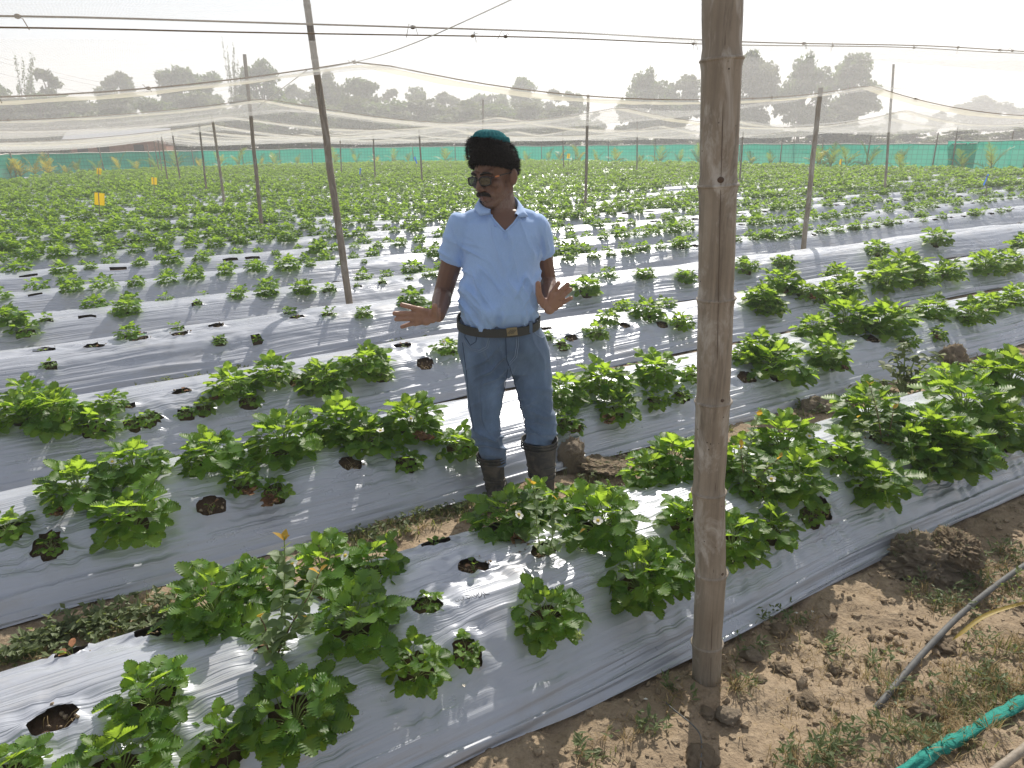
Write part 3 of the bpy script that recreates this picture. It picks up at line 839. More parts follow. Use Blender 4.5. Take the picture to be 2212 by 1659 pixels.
# ------------------------------------------------------------------ overhead bird net on ropes
ROWS = [-5.0, .8, 4.0, 6.5, 12.6, 18.2, 23.8, 29.5, 35.5, 42, 49, 57]
SUP = {-5.0: [-12, -4, 4, 12], .8: [-14, -6, 1.4, 9.8, 18], 4.0: [-15, 30], 6.5: [-13, -5.5, 2.3, 9.4, 18.5, 28], 12.6: [-14, -6, 2.7, 10.0, 20, 30, 40], 18.2: [-13, -5, 3.1, 10.2, 19, 28, 37, 46]}
DEF = [-16, -8, 3.6, 11, 21, 31, 41, 51, 61]
def rope_z(row, t):
    t = np.asarray(t, float)
    if row == 4.0: return 2.12 + .030 * t + .03 * vn(t * .5, 3.3, 80)
    sp = np.array(SUP.get(row, DEF)); pk = 2.27 if row < 20 else 2.16
    i = np.clip(np.searchsorted(sp, t) - 1, 0, len(sp) - 2); a, b = sp[i], sp[i + 1]
    w = np.clip((t - a) / (b - a), 0, 1); sag = .042 * (b - a)
    return pk - 4 * np.minimum(sag, .44) * w * (1 - w) + .05 * vn(t * .3, row, 81)
def net_z(s, t):
    rw = np.array(ROWS); i = np.clip(np.searchsorted(rw, s) - 1, 0, len(rw) - 2)
    z = np.zeros_like(s)
    for j in range(len(rw) - 1):
        m = i == j
        if not m.any(): continue
        w = (s[m] - rw[j]) / (rw[j + 1] - rw[j]); w = np.clip(w, 0, 1)
        sag = .05 + .055 * (rw[j + 1] - rw[j]) * (1 + .5 * vn(t[m] * .25, t[m] * 0 + j * 2.2, 82)) * .55
        z[m] = rope_z(ROWS[j], t[m]) * (1 - w) + rope_z(ROWS[j + 1], t[m]) * w - 4 * sag * w * (1 - w) * .8
    near = np.clip(np.hypot(s, t) / 10, .35, 1)
    z += near * (.022 * vn(t * .45, s * 1.7, 83) + .016 * vn(t * .35 + s * .2, s * 4.1, 84) + .008 * vn(t * .6, s * 9, 85))
    return z
def net_sheet(s0, s1, ds, t0, t1, dt, mat):
    S = np.arange(s0, s1 + ds * .5, ds); T = np.arange(t0, t1 + dt, dt)
    SS, TT = np.meshgrid(S, T, indexing='ij'); Z = net_z(SS, TT)
    v = np.stack([EX * TT + NX * SS, EY * TT + NY * SS, Z], -1).reshape(-1, 3)
    F = grid_faces(len(S), len(T))
    # the net ends short of the fence
    yf = np.interp(v[:, 0], [-26.5, -21, -7, 3.5, 11.5, 19.5, 29], [40.5, 48.5, 53, 49, 42.5, 30, 20]); keep = v[:, 1] < yf + .3
    F = F[keep[F].all(axis=1)]
    me = mesh_data('net', v, F, mat); uvl = me.uv_layers.new(name='UVMap')
    uv = np.stack([TT.ravel(), SS.ravel()], -1); li = np.empty(len(me.loops), np.int32); me.loops.foreach_get('vertex_index', li)
    uvl.data.foreach_set('uv', uv[li].astype(np.float32).ravel()); return me
n1 = link('overhead_net', net_sheet(-5.0, 3.97, .05, -14, 20, .25, M['net']))
tag(n1, 'sagging cream bird net overhead, the sheet nearest the camera, this side of the rope gap', 'net', 'bird nets over the field')
n2r = empty('overhead_net', st(4.2, 3, 2.2))
tag(n2r, 'sagging cream bird net stretching back over the beds beyond the rope gap', 'net', 'bird nets over the field')
me = net_sheet(4.26, 57, .06, -34, 62, .5, M['net']); me.transform(Matrix.Translation(-n2r.location)); link('netting', me, n2r)
def hem_strip(row, t0, t1, w, drop, seed):
    T = np.arange(t0, t1, .18); r_ = random.Random(seed); V = []; F = []; nW = 5
    for j, t in enumerate(T):
        z = float(rope_z(row, t)); ww = w * (.55 + .45 * float(vn(t * .4, seed, 86))) + .03
        for q in range(nW):
            a = q / (nW - 1)
            p = st(row + (a - .3) * ww, t, z - .012 - drop * a * (1 - .4 * a) * (.6 + .4 * float(vn(t * .7, seed + 3, 87))) - .02 * abs(float(vn(t * 3.1, q * 1.7 + seed, 88))))
            V.append(p)
    for j in range(len(T) - 1):
        for q in range(nW - 1): F.append((j * nW + q, j * nW + q + 1, (j + 1) * nW + q + 1, (j + 1) * nW + q))
    V = np.array([tuple(v) for v in V]); F = np.array(F)
    yf = np.interp(V[:, 0], [-26.5, -21, -7, 3.5, 11.5, 19.5, 29], [40.5, 48.5, 53, 49, 42.5, 30, 20]); keep = V[:, 1] < yf
    F = F[keep[F].all(axis=1)]
    me = mesh_data('hem', V, F, M['hem']); uvl = me.uv_layers.new(name='UVMap')
    uv = np.stack([np.repeat(T, nW), np.tile(np.arange(nW) * .2, len(T))], -1); li = np.empty(len(me.loops), np.int32); me.loops.foreach_get('vertex_index', li)
    uvl.data.foreach_set('uv', uv[li].astype(np.float32).ravel()); return me
for j, row in enumerate(ROWS[3:-1]):
    me = hem_strip(row, -34, 62, .30 + .05 * j, .05 + .012 * j, j * 7); me.transform(Matrix.Translation(-n2r.location)); link('hem', me, n2r)
# ropes
def rope_obj(name, pts, r, mat, label, fuzz=0, group='ropes under the nets'):
    root = empty(name, pts[0]) if fuzz else None
    off = pts[0] if fuzz else Vector((0, 0, 0))
    mb = MB(); mb.tube([p - off for p in pts], r, 5, False)
    o = mb.build('cord' if fuzz else name, mat, root)
    if fuzz:
        rf = random.Random(int(pts[0].x * 100) + 5)
        for i in range(fuzz):                      # knots with loose ends
            p = pts[int(rf.uniform(.05, .95) * (len(pts) - 1))]
            if not in_view(p): continue
            m2 = MB(); m2.ball((0, 0, 0), (r * 3.4, r * 2.4, r * 2.4), 7, 5)
            for q in range(rf.choice((1, 2, 2, 3))):
                a = rf.uniform(0, 6.28); l = rf.uniform(.02, .06)
                m2.tube([(0, 0, 0), (l * .5 * math.cos(a), l * .3 * math.sin(a), rf.uniform(-.01, .03)), (l * math.cos(a), l * .5 * math.sin(a), rf.uniform(-.05, .03))], r * .4, 4, False)
            m2.build('knot', mat, root, loc=p - off)
    tag(root or o, label, 'rope', group)
    return root or o
def row_pts(row, t0, t1, n=90, ds=0.0, dz=0.0):
    return [st(row + ds, t, float(rope_z(row, t)) + dz) for t in np.linspace(t0, t1, n)]
rope_obj('net_rope', row_pts(4.0, -4, 14, 80, -.03, .0), .0045, M['rope'], 'fuzzy brown rope edging the near net, upper one of the pair', 16)
rope_obj('net_rope', [st(4.24 - .10 * math.exp(-((t - 2.1) / 2.2) ** 2), t, float(rope_z(4.0, t)) + .02 - .04 * math.exp(-((t - 1) / 3) ** 2)) for t in np.linspace(-4, 14, 80)], .004, M['rope'], 'fuzzy brown rope edging the far net, lower one of the pair', 14)
names = ['running through the leaning pole', 'running through the sawn-off pole', 'strung behind the sawn-off pole row', 'in the fourth row back', 'in the fifth row back', 'in the sixth row back', 'in the seventh row back', 'in the last row by the fence']
for j, row in enumerate(ROWS[3:-1]):
    rope_obj('net_rope', [p for p in row_pts(row, -30, 56, 260, 0, .006) if p.y < fence_y(p.x) - 2 and p.y > 1], .006 if j < 3 else .008, M['rope'], 'brown rope under the net, %s' % names[j], 10 if j < 3 else 0)
rope_obj('guy_line', [PY(690, 148, 6.4).lerp(PY(1120, -8, 3.2), i / 12) - Vector((0, 0, .05 * math.sin(math.pi * i / 12))) for i in range(13)], .0028, M['twine'], 'thin pale line slanting from the leaning pole up across the net', 0)
rope_obj('guy_line', [PY(665, 150, 6.45).lerp(PY(555, 232, 10.5), i / 6) for i in range(7)], .004, M['twine'], 'thin pale line from the leaning pole to the sawn-off pole', 0)

# ------------------------------------------------------------------ green shade-net fence
def mat_green():
    t = NT('green_shade_net'); tc = t.node('TexCoord'); mp = t.node('Mapping'); t.lk(tc.outputs['UV'], mp.inputs[0])
    br = t.node('TexBrick'); br.inputs['Scale'].default_value = 1.0; br.offset = 0
    br.inputs['Brick Width'].default_value = .22; br.inputs['Row Height'].default_value = .2; br.inputs['Mortar Size'].default_value = .012
    br.inputs['Color1'].default_value = (.035, .43, .31, 1); br.inputs['Color2'].default_value = (.03, .40, .29, 1); br.inputs['Mortar'].default_value = (.018, .21, .15, 1)
    t.lk(mp.outputs[0], br.inputs['Vector'])
    n = t.noise(t.coords('Object'), .7, 5); c = t.mix(t.ramp(n, [(.4, .0), (.7, .35)]), br.outputs[0], (.05, .28, .23))
    d = t.pbr(c, .8, 0, .2); tr = t.node('BsdfTranslucent'); t.lk(c, tr.inputs[0])
    m1 = t.node('MixShader'); m1.inputs[0].default_value = .55; t.lk(d, m1.inputs[1]); t.lk(tr.outputs[0], m1.inputs[2])
    tp = t.node('BsdfTransparent'); m2 = t.node('MixShader'); m2.inputs[0].default_value = .9
    t.lk(tp.outputs[0], m2.inputs[1]); t.lk(m1.outputs[0], m2.inputs[2]); return t.done(m2.outputs[0])
M['green'] = mat_green()
M['white_hem'] = mat_simple('white_hem_tape', (.75, .73, .68), .7)
M['post'] = mat_simple('grey_wooden_post', (.26, .22, .18), .85, 0, .2, .3, 30)
def poly_at(poly, d):
    for a, b in zip(poly[:-1], poly[1:]):
        l = math.dist(a, b)
        if d <= l or b == poly[-1]: return (a[0] + (b[0] - a[0]) * d / l, a[1] + (b[1] - a[1]) * d / l), ((b[0] - a[0]) / l, (b[1] - a[1]) / l)
        d -= l
def fence(poly, h0, label, post_gap, fold_at=None):
    root = empty('shade_net_fence', (poly[0][0], poly[0][1], 0)); o = Vector((poly[0][0], poly[0][1], 0))
    tot = sum(math.dist(a, b) for a, b in zip(poly[:-1], poly[1:])); D = np.arange(0, tot, .25); V = []; nz = 9; uv = []; top = []
    for d in D:
        (x, y), (dx, dy) = poly_at(poly, float(d)); nx, ny = -dy, dx
        hh = h0 * (1 + .035 * float(vn(d * .18, 1.5, 90)) + .018 * abs(math.sin(d * math.pi / post_gap)) * -1.5)
        for j in range(nz):
            a = j / (nz - 1); w = .06 * float(vn(d * .8, a * 2.2, 91)) * (1 - a * .6) + (.10 * (1 - a) ** 3 * float(vn(d * 1.4, 4, 92)))
            if fold_at is not None:
                g = math.exp(-((d - fold_at) / 1.6) ** 2); w += .16 * g * math.sin(d * 9 + a * 5)
            V.append((x + nx * w - o.x, y + ny * w - o.y, max(.01, a * hh))); uv.append((d, a * hh))
        top.append(Vector((V[-1][0], V[-1][1], V[-1][2] + .005)))
    me = mesh_data('net_sheet', V, grid_faces(len(D), nz), M['green']); u = me.uv_layers.new(name='UVMap')
    li = np.empty(len(me.loops), np.int32); me.loops.foreach_get('vertex_index', li); u.data.foreach_set('uv', np.array(uv)[li].astype(np.float32).ravel())
    link('net_sheet', me, root)
    mb = MB(); mb.tube(top, .022, 5, False); mb.build('top_hem', M['white_hem'], root)
    d = .3; i = 0
    while d < tot:
        (x, y), (dx, dy) = poly_at(poly, d); hgt = h0 + random.uniform(.25, .75); ln = random.uniform(-.08, .08)
        mb = MB(); mb.tube([(x + dy * .08 - o.x, y - dx * .08 - o.y, -.02), (x + dy * .08 - o.x + ln, y - dx * .08 - o.y, hgt)], [.032, .026], 6); mb.build('post', M['post'], root)
        d += post_gap * random.uniform(.8, 1.2); i += 1
    tag(root, label, 'fence', 'green fence around the field'); return root
fence(FENCE, 1.30, 'long green shade-net fence closing the far end of the field', 2.9)
fence(FENCE2, 1.36, 'green shade-net fence section past the overlap at the far right', 2.6, .2)

# young palms along the fence
def frond(L, yellow, seed, mb, az, el, base):
    r = random.Random(seed); pts = []; n = 9
    for i in range(n):
        s = i / (n - 1); e = el - 1.0 * s * s * (1.1 - el * .3)
        if i == 0: p = Vector(base)
        else: p = pts[-1] + Vector((math.cos(az) * math.cos(e), math.sin(az) * math.cos(e), math.sin(e))) * (L / (n - 1))
        pts.append(p)
    mb.tube(pts, [.012 * (1 - .75 * i / (n - 1)) for i in range(n)], 4, False, 1)
    side = Vector((-math.sin(az), math.cos(az), 0))
    for i in range(2, n):
        for sg in (1, -1):
            for h in (0, .5):
                p = pts[i] if h == 0 else pts[i].lerp(pts[i - 1], .5); d = (pts[i] - pts[i - 1]).normalized()
                l = L * .30 * math.sin(math.pi * min(.95, (i - h) / n + .12)) + .03
                tip = p + (d * .75 + side * sg * .75 + Vector((0, 0, .25 - .5 * r.random()))).normalized() * l
                w = d * .022; mb.add([p - w, p + w, tip + w * .2, tip - w * .2], [(0, 1, 2, 3)], 0)
PALM_M = {}
def palm_mesh(kind, i):
    key = (kind, i)
    if key in PALM_M: return PALM_M[key]
    r = random.Random(i * 7 + 3); fr = []
    nf = r.choice((4, 5, 6))
    for q in range(nf):
        mb = MB(); el = r.uniform(1.15, 1.5) if q < 3 else r.uniform(.5, .9)
        frond(r.uniform(.7, 1.15), 0, i * 31 + q, mb, q * 2.4 + r.uniform(-.4, .4), el, (0, 0, r.uniform(.05, .35)))
        yel = (kind == 1 and q != 3) or (q == 0 and r.random() < .6)
        fr.append(mb.data('frond', [M['palmyellow'] if yel else M['palm'], M['stem']], False))
    mb = MB(); mb.tube([(0, 0, -.02), (0.01, 0, .22), (0, .01, .42)], [.035, .028, .014], 6); fr.append(mb.data('stem', [M['stem']]))
    PALM_M[key] = fr; return fr
PALM_X = [8, 30, 62, 92, 130, 158, 202, 250, 288, 330, 372, 425, 470, 512, 560, 590, 640, 720, 765, 812, 850, 880, 960, 1008, 1135, 1185, 1208, 1250, 1290, 1330, 1385, 1425, 1470, 1510, 1625, 1668, 1770, 1800, 1832, 1880, 1950, 2085, 2150]
for i, x in enumerate(PALM_X):
    # stands about 1.6 m in front of the net
    best = None
    for Y in np.arange(22, 58, .25):
        p = PY(x, 320, float(Y)); 
        if -25.6 < p.x and Y > fence_y(p.x) - 1.5 - (2 if i < 5 else 0): best = p; break
    if best is None: continue
    root = empty('young_palm', (best.x, best.y, 0), random.uniform(0, 6.28)); s_ = random.uniform(.8, 1.3) * (1.15 if x > 1700 else 1.0)
    root.scale = (s_,) * 3
    yel = i < 5 or i in (11, 19, 26)
    for k_, m_ in enumerate(palm_mesh(1 if yel else 0, i % 7)): link('stem' if m_.name.startswith('stem') else 'frond', m_, root)
    tag(root, '%s young palm in front of the green fence, %s from the left' % ('golden yellow' if yel else 'green and yellow', ordinal(i + 1)), 'palm', 'young palms along the fence')

# sticky insect cards on sticks
CARDS = [((215, 430), 26, 'yellow', 14.5, (222, 475), .2, 'large yellow sticky card on a stick, nearest on the left'), ((214, 370), 13, 'yellow', 25, (215, 390), .3, 'small far yellow sticky card above the near large one'),
         ((333, 391), 15, 'yellow', 21, (336, 408), .15, 'yellow sticky card tilted on its stick, beside the pole cluster'), ((1228, 337), 10, 'yellow', 30, (1226, 352), .2, 'tiny yellow sticky card just right of the man'),
         ((1816, 350), 11, 'yellow', 24, (1812, 392), .1, 'narrow yellow sticky card between the poles on the right'), ((2130, 388), 15, 'blue', 16.5, (2122, 432), .25, 'bright blue sticky card on a stick at the far right'),
         ((898, 346), 9, 'blue', 30, (900, 358), -.3, 'tiny blue sticky card left of the grey pole near the man'), ((778, 370), 8, 'blue', 26, (780, 386), .2, 'tiny blue sticky card far off beside the thin poles')]
for (c, h, colr, Y, b, tilt, lab) in CARDS:
    pc = PY(c[0], c[1], Y); pb = PY(b[0], b[1] + 30, Y); hh = h * depth_of(pc) / 1523; ww = hh * .72
    root = empty('sticky_card', (pb.x, Y, .0)); o = root.location
    rot = Matrix.Rotation(tilt, 3, 'Y') @ Matrix.Rotation(.5, 3, 'Z')
    n = 5; V = []; F = []
    for a in range(n):
        for q in range(2):
            xx = (a / (n - 1) - .5) * ww * (1.0 if colr == 'yellow' else .55); zz = (q - .5) * 2 * hh * (.5 if colr == 'yellow' else .8)
            V.append(rot @ Vector((xx, .03 * ww * math.sin(a * 1.7), zz)) + (pc - o))
    F = [(a * 2, a * 2 + 1, a * 2 + 3, a * 2 + 2) for a in range(n - 1)]
    link('card', mesh_data('card', [tuple(v) for v in V], F, M[colr]), root)
    mb = MB(); mb.tube([(0, -.012, .15), (pc.x - o.x + .01, -.012, pc.z + hh * .55)], .008, 6); mb.build('stick', M['post'], root)
    tag(root, lab, 'card', 'sticky insect cards')
# ------------------------------------------------------------------ trees beyond the fence
def crown_geo(kind, seed, n_leaf=2600):
    """unit tree 10 m tall: returns crown verts/faces and trunk MB"""
    r = np.random.default_rng(seed); rr = random.Random(seed); tr = MB(); cl = []
    H0 = 10.0
    if kind == 'wispy':
        for i in range(9):
            a = rr.uniform(0, 6.28); sp = rr.uniform(.8, 3.2); top = Vector((sp * math.cos(a), sp * math.sin(a), rr.uniform(6.5, 10.3)))
            b = Vector((.25 * math.cos(a), .25 * math.sin(a), 0)); mid = b.lerp(top, .55) + Vector((0, 0, 1.2))
            pts = [b, b.lerp(mid, .5), mid, mid.lerp(top, .5) + Vector((0, 0, .4)), top]; tr.tube(pts, [.06, .05, .04, .025, .008], 5, False)
            for q in range(11):
                f = .3 + .7 * q / 10; p = pts[min(4, int(f * 4))].lerp(pts[min(4, int(f * 4) + 1)], f * 4 - int(f * 4)); cl.append((p, (.55 * (1.15 - f * .8),) * 2 + (.4,)))
    else:
        tr.tube([(0, 0, -.3), (.1, .05, 2), (.05, -.1, 4.2), (.2, .1, 7)], [.32, .25, .18, .06], 8)
        wide = {'round': 3.6, 'oval': 2.6, 'spread': 5.0, 'bush': 4.6}[kind]; lo = {'round': 1.6, 'oval': 1.2, 'spread': 2.6, 'bush': .4}[kind]
        nb = {'round': 26, 'oval': 24, 'spread': 32, 'bush': 30}[kind]
        for i in range(nb):
            a = rr.uniform(0, 6.28); zc = lo + (9.0 - lo) * rr.random() ** .8; prof_ = math.sin(math.pi * min(1, max(.06, (zc - lo + .9) / (10.3 - lo)))) ** .6
            d = wide * prof_ * (rr.random() ** .5) * .85; c = Vector((d * math.cos(a), d * math.sin(a), zc)); s_ = rr.uniform(.7, 1.35) * (wide / 3.6) ** .5
            cl.append((c, (s_, s_, s_ * .75)))
            tr.tube([(0.05, 0, min(zc * .6, 5)), c.lerp(Vector((0, 0, zc * .7)), .5) + Vector((0, 0, .15)), c], [.11, .07, .03], 5, False)
            for q in range(2):
                e = c + Vector((rr.uniform(-1, 1), rr.uniform(-1, 1), rr.uniform(-.5, .45))) * s_ * 1.2; cl.append((e, (s_ * .5, s_ * .5, s_ * .4)))
    w = np.array([(c[1][0] * c[1][1]) for c in cl]); w /= w.sum()
    idx = r.choice(len(cl), n_leaf, p=w)
    cc = np.array([tuple(c[0]) for c in cl])[idx]; ss = np.array([c[1] for c in cl])[idx]
    d = r.normal(size=(n_leaf, 3)); d /= np.linalg.norm(d, axis=1)[:, None]; rad = r.random(n_leaf) ** .45
    pos = cc + d * rad[:, None] * ss
    a = r.normal(size=(n_leaf, 3)); a /= np.linalg.norm(a, axis=1)[:, None]; b = np.cross(a, r.normal(size=(n_leaf, 3))); b /= np.linalg.norm(b, axis=1)[:, None]
    sz = (.11 if kind == 'wispy' else .25) * (.6 + .9 * r.random(n_leaf))[:, None]
    v = np.stack([pos - a * sz, pos + b * sz * .55, pos + a * sz * 1.1, pos - b * sz * .55], 1).reshape(-1, 3)
    f = np.arange(n_leaf * 4).reshape(-1, 4); return v, f, tr
TV = {}
def tree_variant(kind, i):
    if (kind, i) not in TV:
        v, f, tr = crown_geo(kind, i * 13 + len(kind) * 101, {'bush': 5200, 'spread': 7000, 'wispy': 1800}.get(kind, 5000))
        TV[(kind, i)] = (mesh_data('crown', v, f, M['tree'] if (i + len(kind)) % 2 else M['tree2']), tr.data('trunk', M['bark']))
    return TV[(kind, i)]
def tree(x, ytop, wpx, Y, kind, i, label):
    top = PY(x, ytop, Y); h = top.z; w = wpx * depth_of(top) / 1523
    cr, tk = tree_variant(kind, i); root = empty('tree', (top.x, Y, 0), random.uniform(0, 6.28))
    nat = {'round': 8.4, 'oval': 6.4, 'spread': 11.5, 'bush': 10.6, 'wispy': 7}[kind]
    w = max(w * 1.25, .62 * h) if kind != 'wispy' else w
    root.scale = (w / nat, w / nat, h / 10.1)
    link('crown', cr, root); link('trunk', tk, root); tag(root, label, 'tree', 'trees beyond the fence')
TREES = [
 (20,118,120,74,'wispy',0,'wispy tall bamboo-like tree at the left edge of the skyline'),(92,132,96,78,'oval',0,'dark rounded tree beside the wispy one at the left edge'),
 (-30,165,120,80,'round',0,'broad hazy tree cut off by the left edge'),(242,142,66,96,'round',1,'small round tree alone on the left skyline'),(372,130,76,92,'round',2,'dense round treetop left of the sawn-off pole'),
 (437,139,58,97,'oval',1,'smaller tree just right of the dense round treetop'),(485,88,70,84,'wispy',1,'sparse feathery tree rising left of the sawn-off pole'),(560,117,88,84,'round',0,'drooping tree right behind the sawn-off pole'),
 (640,172,64,108,'round',1,'dark low treetop between the sawn-off and leaning poles'),(705,150,88,86,'spread',0,'airy tree directly behind the leaning pole'),(775,156,96,82,'round',2,'dark tree right of the leaning pole'),
 (842,182,76,98,'oval',0,'low tree second right of the leaning pole'),(905,180,74,104,'round',0,'low tree on the skyline left of the man'),(968,190,82,100,'round',1,'low hazy tree above and left of the hat'),
 (1030,193,76,104,'oval',1,'low hazy tree right above the hat'),(1130,157,74,108,'round',2,'pointed treetop standing out right of the hat'),(1085,196,70,104,'round',0,'low tree between the hat and the pointed treetop'),
 (1188,182,56,104,'oval',0,'slim tree left of the gap in the skyline'),(1238,186,52,100,'oval',1,'slim tree at the edge of the skyline gap'),
 (1395,146,124,92,'spread',1,'hazy spreading tree first right of the skyline gap'),(1478,150,98,94,'round',1,'hazy tree just left of the thick pole'),(1440,215,120,90,'bush',1,'low bushy growth under the trees left of the thick pole'),
 (1640,106,132,86,'spread',0,'big tree right of the thick pole, left third of the clump'),(1745,112,128,86,'spread',1,'big tree in the middle of the large clump on the right'),(1852,103,128,88,'round',2,'tallest tree at the right end of the large clump'),
 (1620,200,110,84,'bush',0,'bushy undergrowth below the large clump, beside the thick pole'),(1820,215,150,86,'bush',2,'bushy undergrowth below the tallest tree'),
 (1930,240,46,170,'round',0,'tiny pale tree left of the pylon'),(2030,236,40,180,'round',1,'tiny pale tree right of the pylon'),(2130,207,130,185,'spread',0,'pale hazy spreading tree far off at the right'),(2215,226,90,190,'round',2,'pale hazy tree cut off by the right edge'),
 (1290,235,44,120,'oval',0,'small pale tree in the skyline gap')]
bush_at = [(-20, 205), (70, 200), (160, 215), (245, 205), (330, 210), (415, 200), (500, 205), (585, 212), (665, 215), (745, 210), (825, 214), (905, 216), (985, 218), (1065, 222), (1140, 224), (1210, 232)]
for i, (x, y, w) in enumerate(((1290, 268, 120), (1370, 262, 130), (1455, 270, 130), (1560, 266, 140), (1660, 272, 140), (1770, 268, 150), (1880, 274, 140), (1980, 276, 130), (2080, 278, 140), (2180, 272, 140))):
    TREES.append((x, y, w, 82 + (i % 4) * 6, 'bush', i % 3, 'low scrubby bush behind the fence right of the man, %s from the left' % ordinal(i + 1)))
for a in TREES: tree(*a)
for i, (x, y) in enumerate(bush_at):
    tree(x, y - 8, 190, 72 + (i % 3) * 3, 'bush', i % 3, 'dark bushy tree in the low belt behind the fence, %s from the left' % ordinal(i + 1))

# a low house and power pylon far off
M['brick'] = mat_simple('red_earth_wall', (.30, .15, .10), .9, 0, .2, .3, 3)
M['tin'] = mat_simple('pale_tin_roof', (.45, .45, .47), .5, .3)
M['steel'] = mat_simple('galvanised_steel', (.35, .36, .38), .6, .4)
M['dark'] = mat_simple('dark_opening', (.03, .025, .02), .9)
p = PY(270, 325, 66); root = empty('farm_house', (p.x, 66, 0), .25)
mb = MB(); mb.box((0, 0, 1.15), (7.5, 4, 2.3)); mb.build('wall', M['brick'], root, False)
mb = MB(); mb.add([(-4.1, -2.5, 2.25), (4.1, -2.5, 2.25), (4.1, 2.5, 2.25), (-4.1, 2.5, 2.25), (-4.1, 0, 3.1), (4.1, 0, 3.1)], [(0, 1, 5, 4), (2, 3, 4, 5), (0, 4, 3), (1, 2, 5), (0, 3, 2, 1)]); mb.build('roof', M['tin'], root, False)
mb = MB(); mb.box((-1.2, -2.02, 1.0), (.9, .06, 2.0)); mb.build('door', M['dark'], root, False)
for x in (-2.8, 1.6):
    mb = MB(); mb.box((x, -2.02, 1.35), (.8, .06, .8)); mb.build('window', M['dark'], root, False)
tag(root, 'low red-brown house half hidden behind the fence on the left', 'house')
p = PY(1975, 236, 420); root = empty('power_pylon', (p.x, 420, 0)); h = p.z
mb = MB()
for sx in (-1, 1):
    for sy in (-1, 1): mb.tube([(sx * 2.6, sy * 2.6, 0), (sx * .9, sy * .9, h * .62), (sx * .3, sy * .3, h)], .18, 4, False)
for i in range(9):
    f0, f1 = i / 9, (i + 1) / 9; w0 = 2.6 - 2.2 * f0; w1 = 2.6 - 2.2 * f1
    mb.tube([(-w0, -w0, h * f0), (w1, -w1, h * f1)], .10, 4, False); mb.tube([(w0, -w0, h * f0), (-w1, -w1, h * f1)], .10, 4, False)
mb.build('tower', M['steel'], root)
for f in (.66, .8, .94):
    mb = MB(); mb.tube([(-4.2 * (1.25 - f * .4), 0, h * f), (0, 0, h * f + .5), (4.2 * (1.25 - f * .4), 0, h * f)], .14, 4, False); mb.build('cross_arm', M['steel'], root)
tag(root, 'hazy steel power pylon far off at the right', 'pylon')
for i, (y0, y1) in enumerate(((112, 168), (122, 176), (148, 186))):
    pts = [PY(-40, y0, 105).lerp(PY(520, y1, 150), q / 14) - Vector((0, 0, 3.0 * math.sin(math.pi * q / 14))) for q in range(15)]
    mb = MB(); mb.tube(pts, .03, 4, False); o = mb.build('power_line', M['steel'])
    tag(o, '%s of three faint power lines crossing the left sky' % ['highest', 'middle', 'lowest'][i], 'cable', 'power lines')

# ------------------------------------------------------------------ haze in the air
def haze():
    mb = MB(); mb.box((0, 215, 19.5), (1000, 470, 42)); m = bpy.data.materials.new('haze_air'); m.use_nodes = True
    nt = m.node_tree
    for n in list(nt.nodes): nt.nodes.remove(n)
    out = nt.nodes.new('ShaderNodeOutputMaterial'); pv = nt.nodes.new('ShaderNodeVolumePrincipled')
    pv.inputs['Color'].default_value = (.86, .87, .90, 1); pv.inputs['Density'].default_value = .0036; pv.inputs['Anisotropy'].default_value = .3
    nt.links.new(pv.outputs[0], out.inputs['Volume']); o = mb.build('haze', m, None, False)
    tag(o, 'thin pale haze hanging in the air over the field', 'haze', None, 'stuff')
haze()
# ------------------------------------------------------------------ the man
from mathutils.bvhtree import BVHTree
YM = 3.0
def P(x, y, dy=0.0): return PY(x, y, YM + dy)
def proj(p):
    v = cam.matrix_world.inverted() @ Vector(p); d = -v.z
    return 1106 + v.x / d * 1523, 829.5 - v.y / d * 1523
def cap(mb, p0, r0, p1, r1, seg=14):
    p0, p1 = Vector(p0), Vector(p1)
    mb.tube([p0, p1], [r0, r1], seg, True); mb.ball(p0, r0, seg, 8); mb.ball(p1, r1, seg, 8)
def chain(mb, pts, rad, seg=12):
    for i in range(len(pts) - 1): cap(mb, pts[i], rad[i], pts[i + 1], rad[i + 1], seg)
def ell_ring(c, a, b, n=28, tilt=0.0, p=2.3):
    out = []
    for k in range(n):
        an = 2 * math.pi * k / n; cx, sy = math.cos(an), math.sin(an)
        x = a * math.copysign(abs(cx) ** (2 / p), cx); y = b * math.copysign(abs(sy) ** (2 / p), sy)
        out.append(Vector((c[0] + x, c[1] + y, c[2] + tilt * y)))
    return out
def remesh(mb, voxel, smooth=4, name='tmp'):
    me = mesh_data(name, mb.v, mb.f, [], False); o = bpy.data.objects.new(name, me); COL.objects.link(o)
    m = o.modifiers.new('r', 'REMESH'); m.mode = 'VOXEL'; m.voxel_size = voxel; m.use_smooth_shade = True
    s = o.modifiers.new('s', 'SMOOTH'); s.factor = .5; s.iterations = smooth
    dg = bpy.context.evaluated_depsgraph_get(); dg.update()
    out = bpy.data.meshes.new_from_object(o.evaluated_get(dg)); bpy.data.objects.remove(o)
    for pl in out.polygons: pl.use_smooth = True
    return out
def coords_of(me):
    a = np.empty(len(me.vertices) * 3, np.float32); me.vertices.foreach_get('co', a); return a.reshape(-1, 3)
def normals_of(me):
    a = np.empty(len(me.vertices) * 3, np.float32); me.vertices.foreach_get('normal', a); return a.reshape(-1, 3)
def px_of(co):
    m = np.array(cam.matrix_world.inverted()); q = co @ m[:3, :3].T + m[:3, 3]
    return 1106 - q[:, 0] / q[:, 2] * 1523, 829.5 + q[:, 1] / q[:, 2] * 1523
def del_faces(me, mask):
    bm = bmesh.new(); bm.from_mesh(me); bm.verts.ensure_lookup_table()
    bmesh.ops.delete(bm, geom=[v for v in bm.verts if mask[v.index]], context='VERTS'); bm.to_mesh(me); bm.free(); me.update()

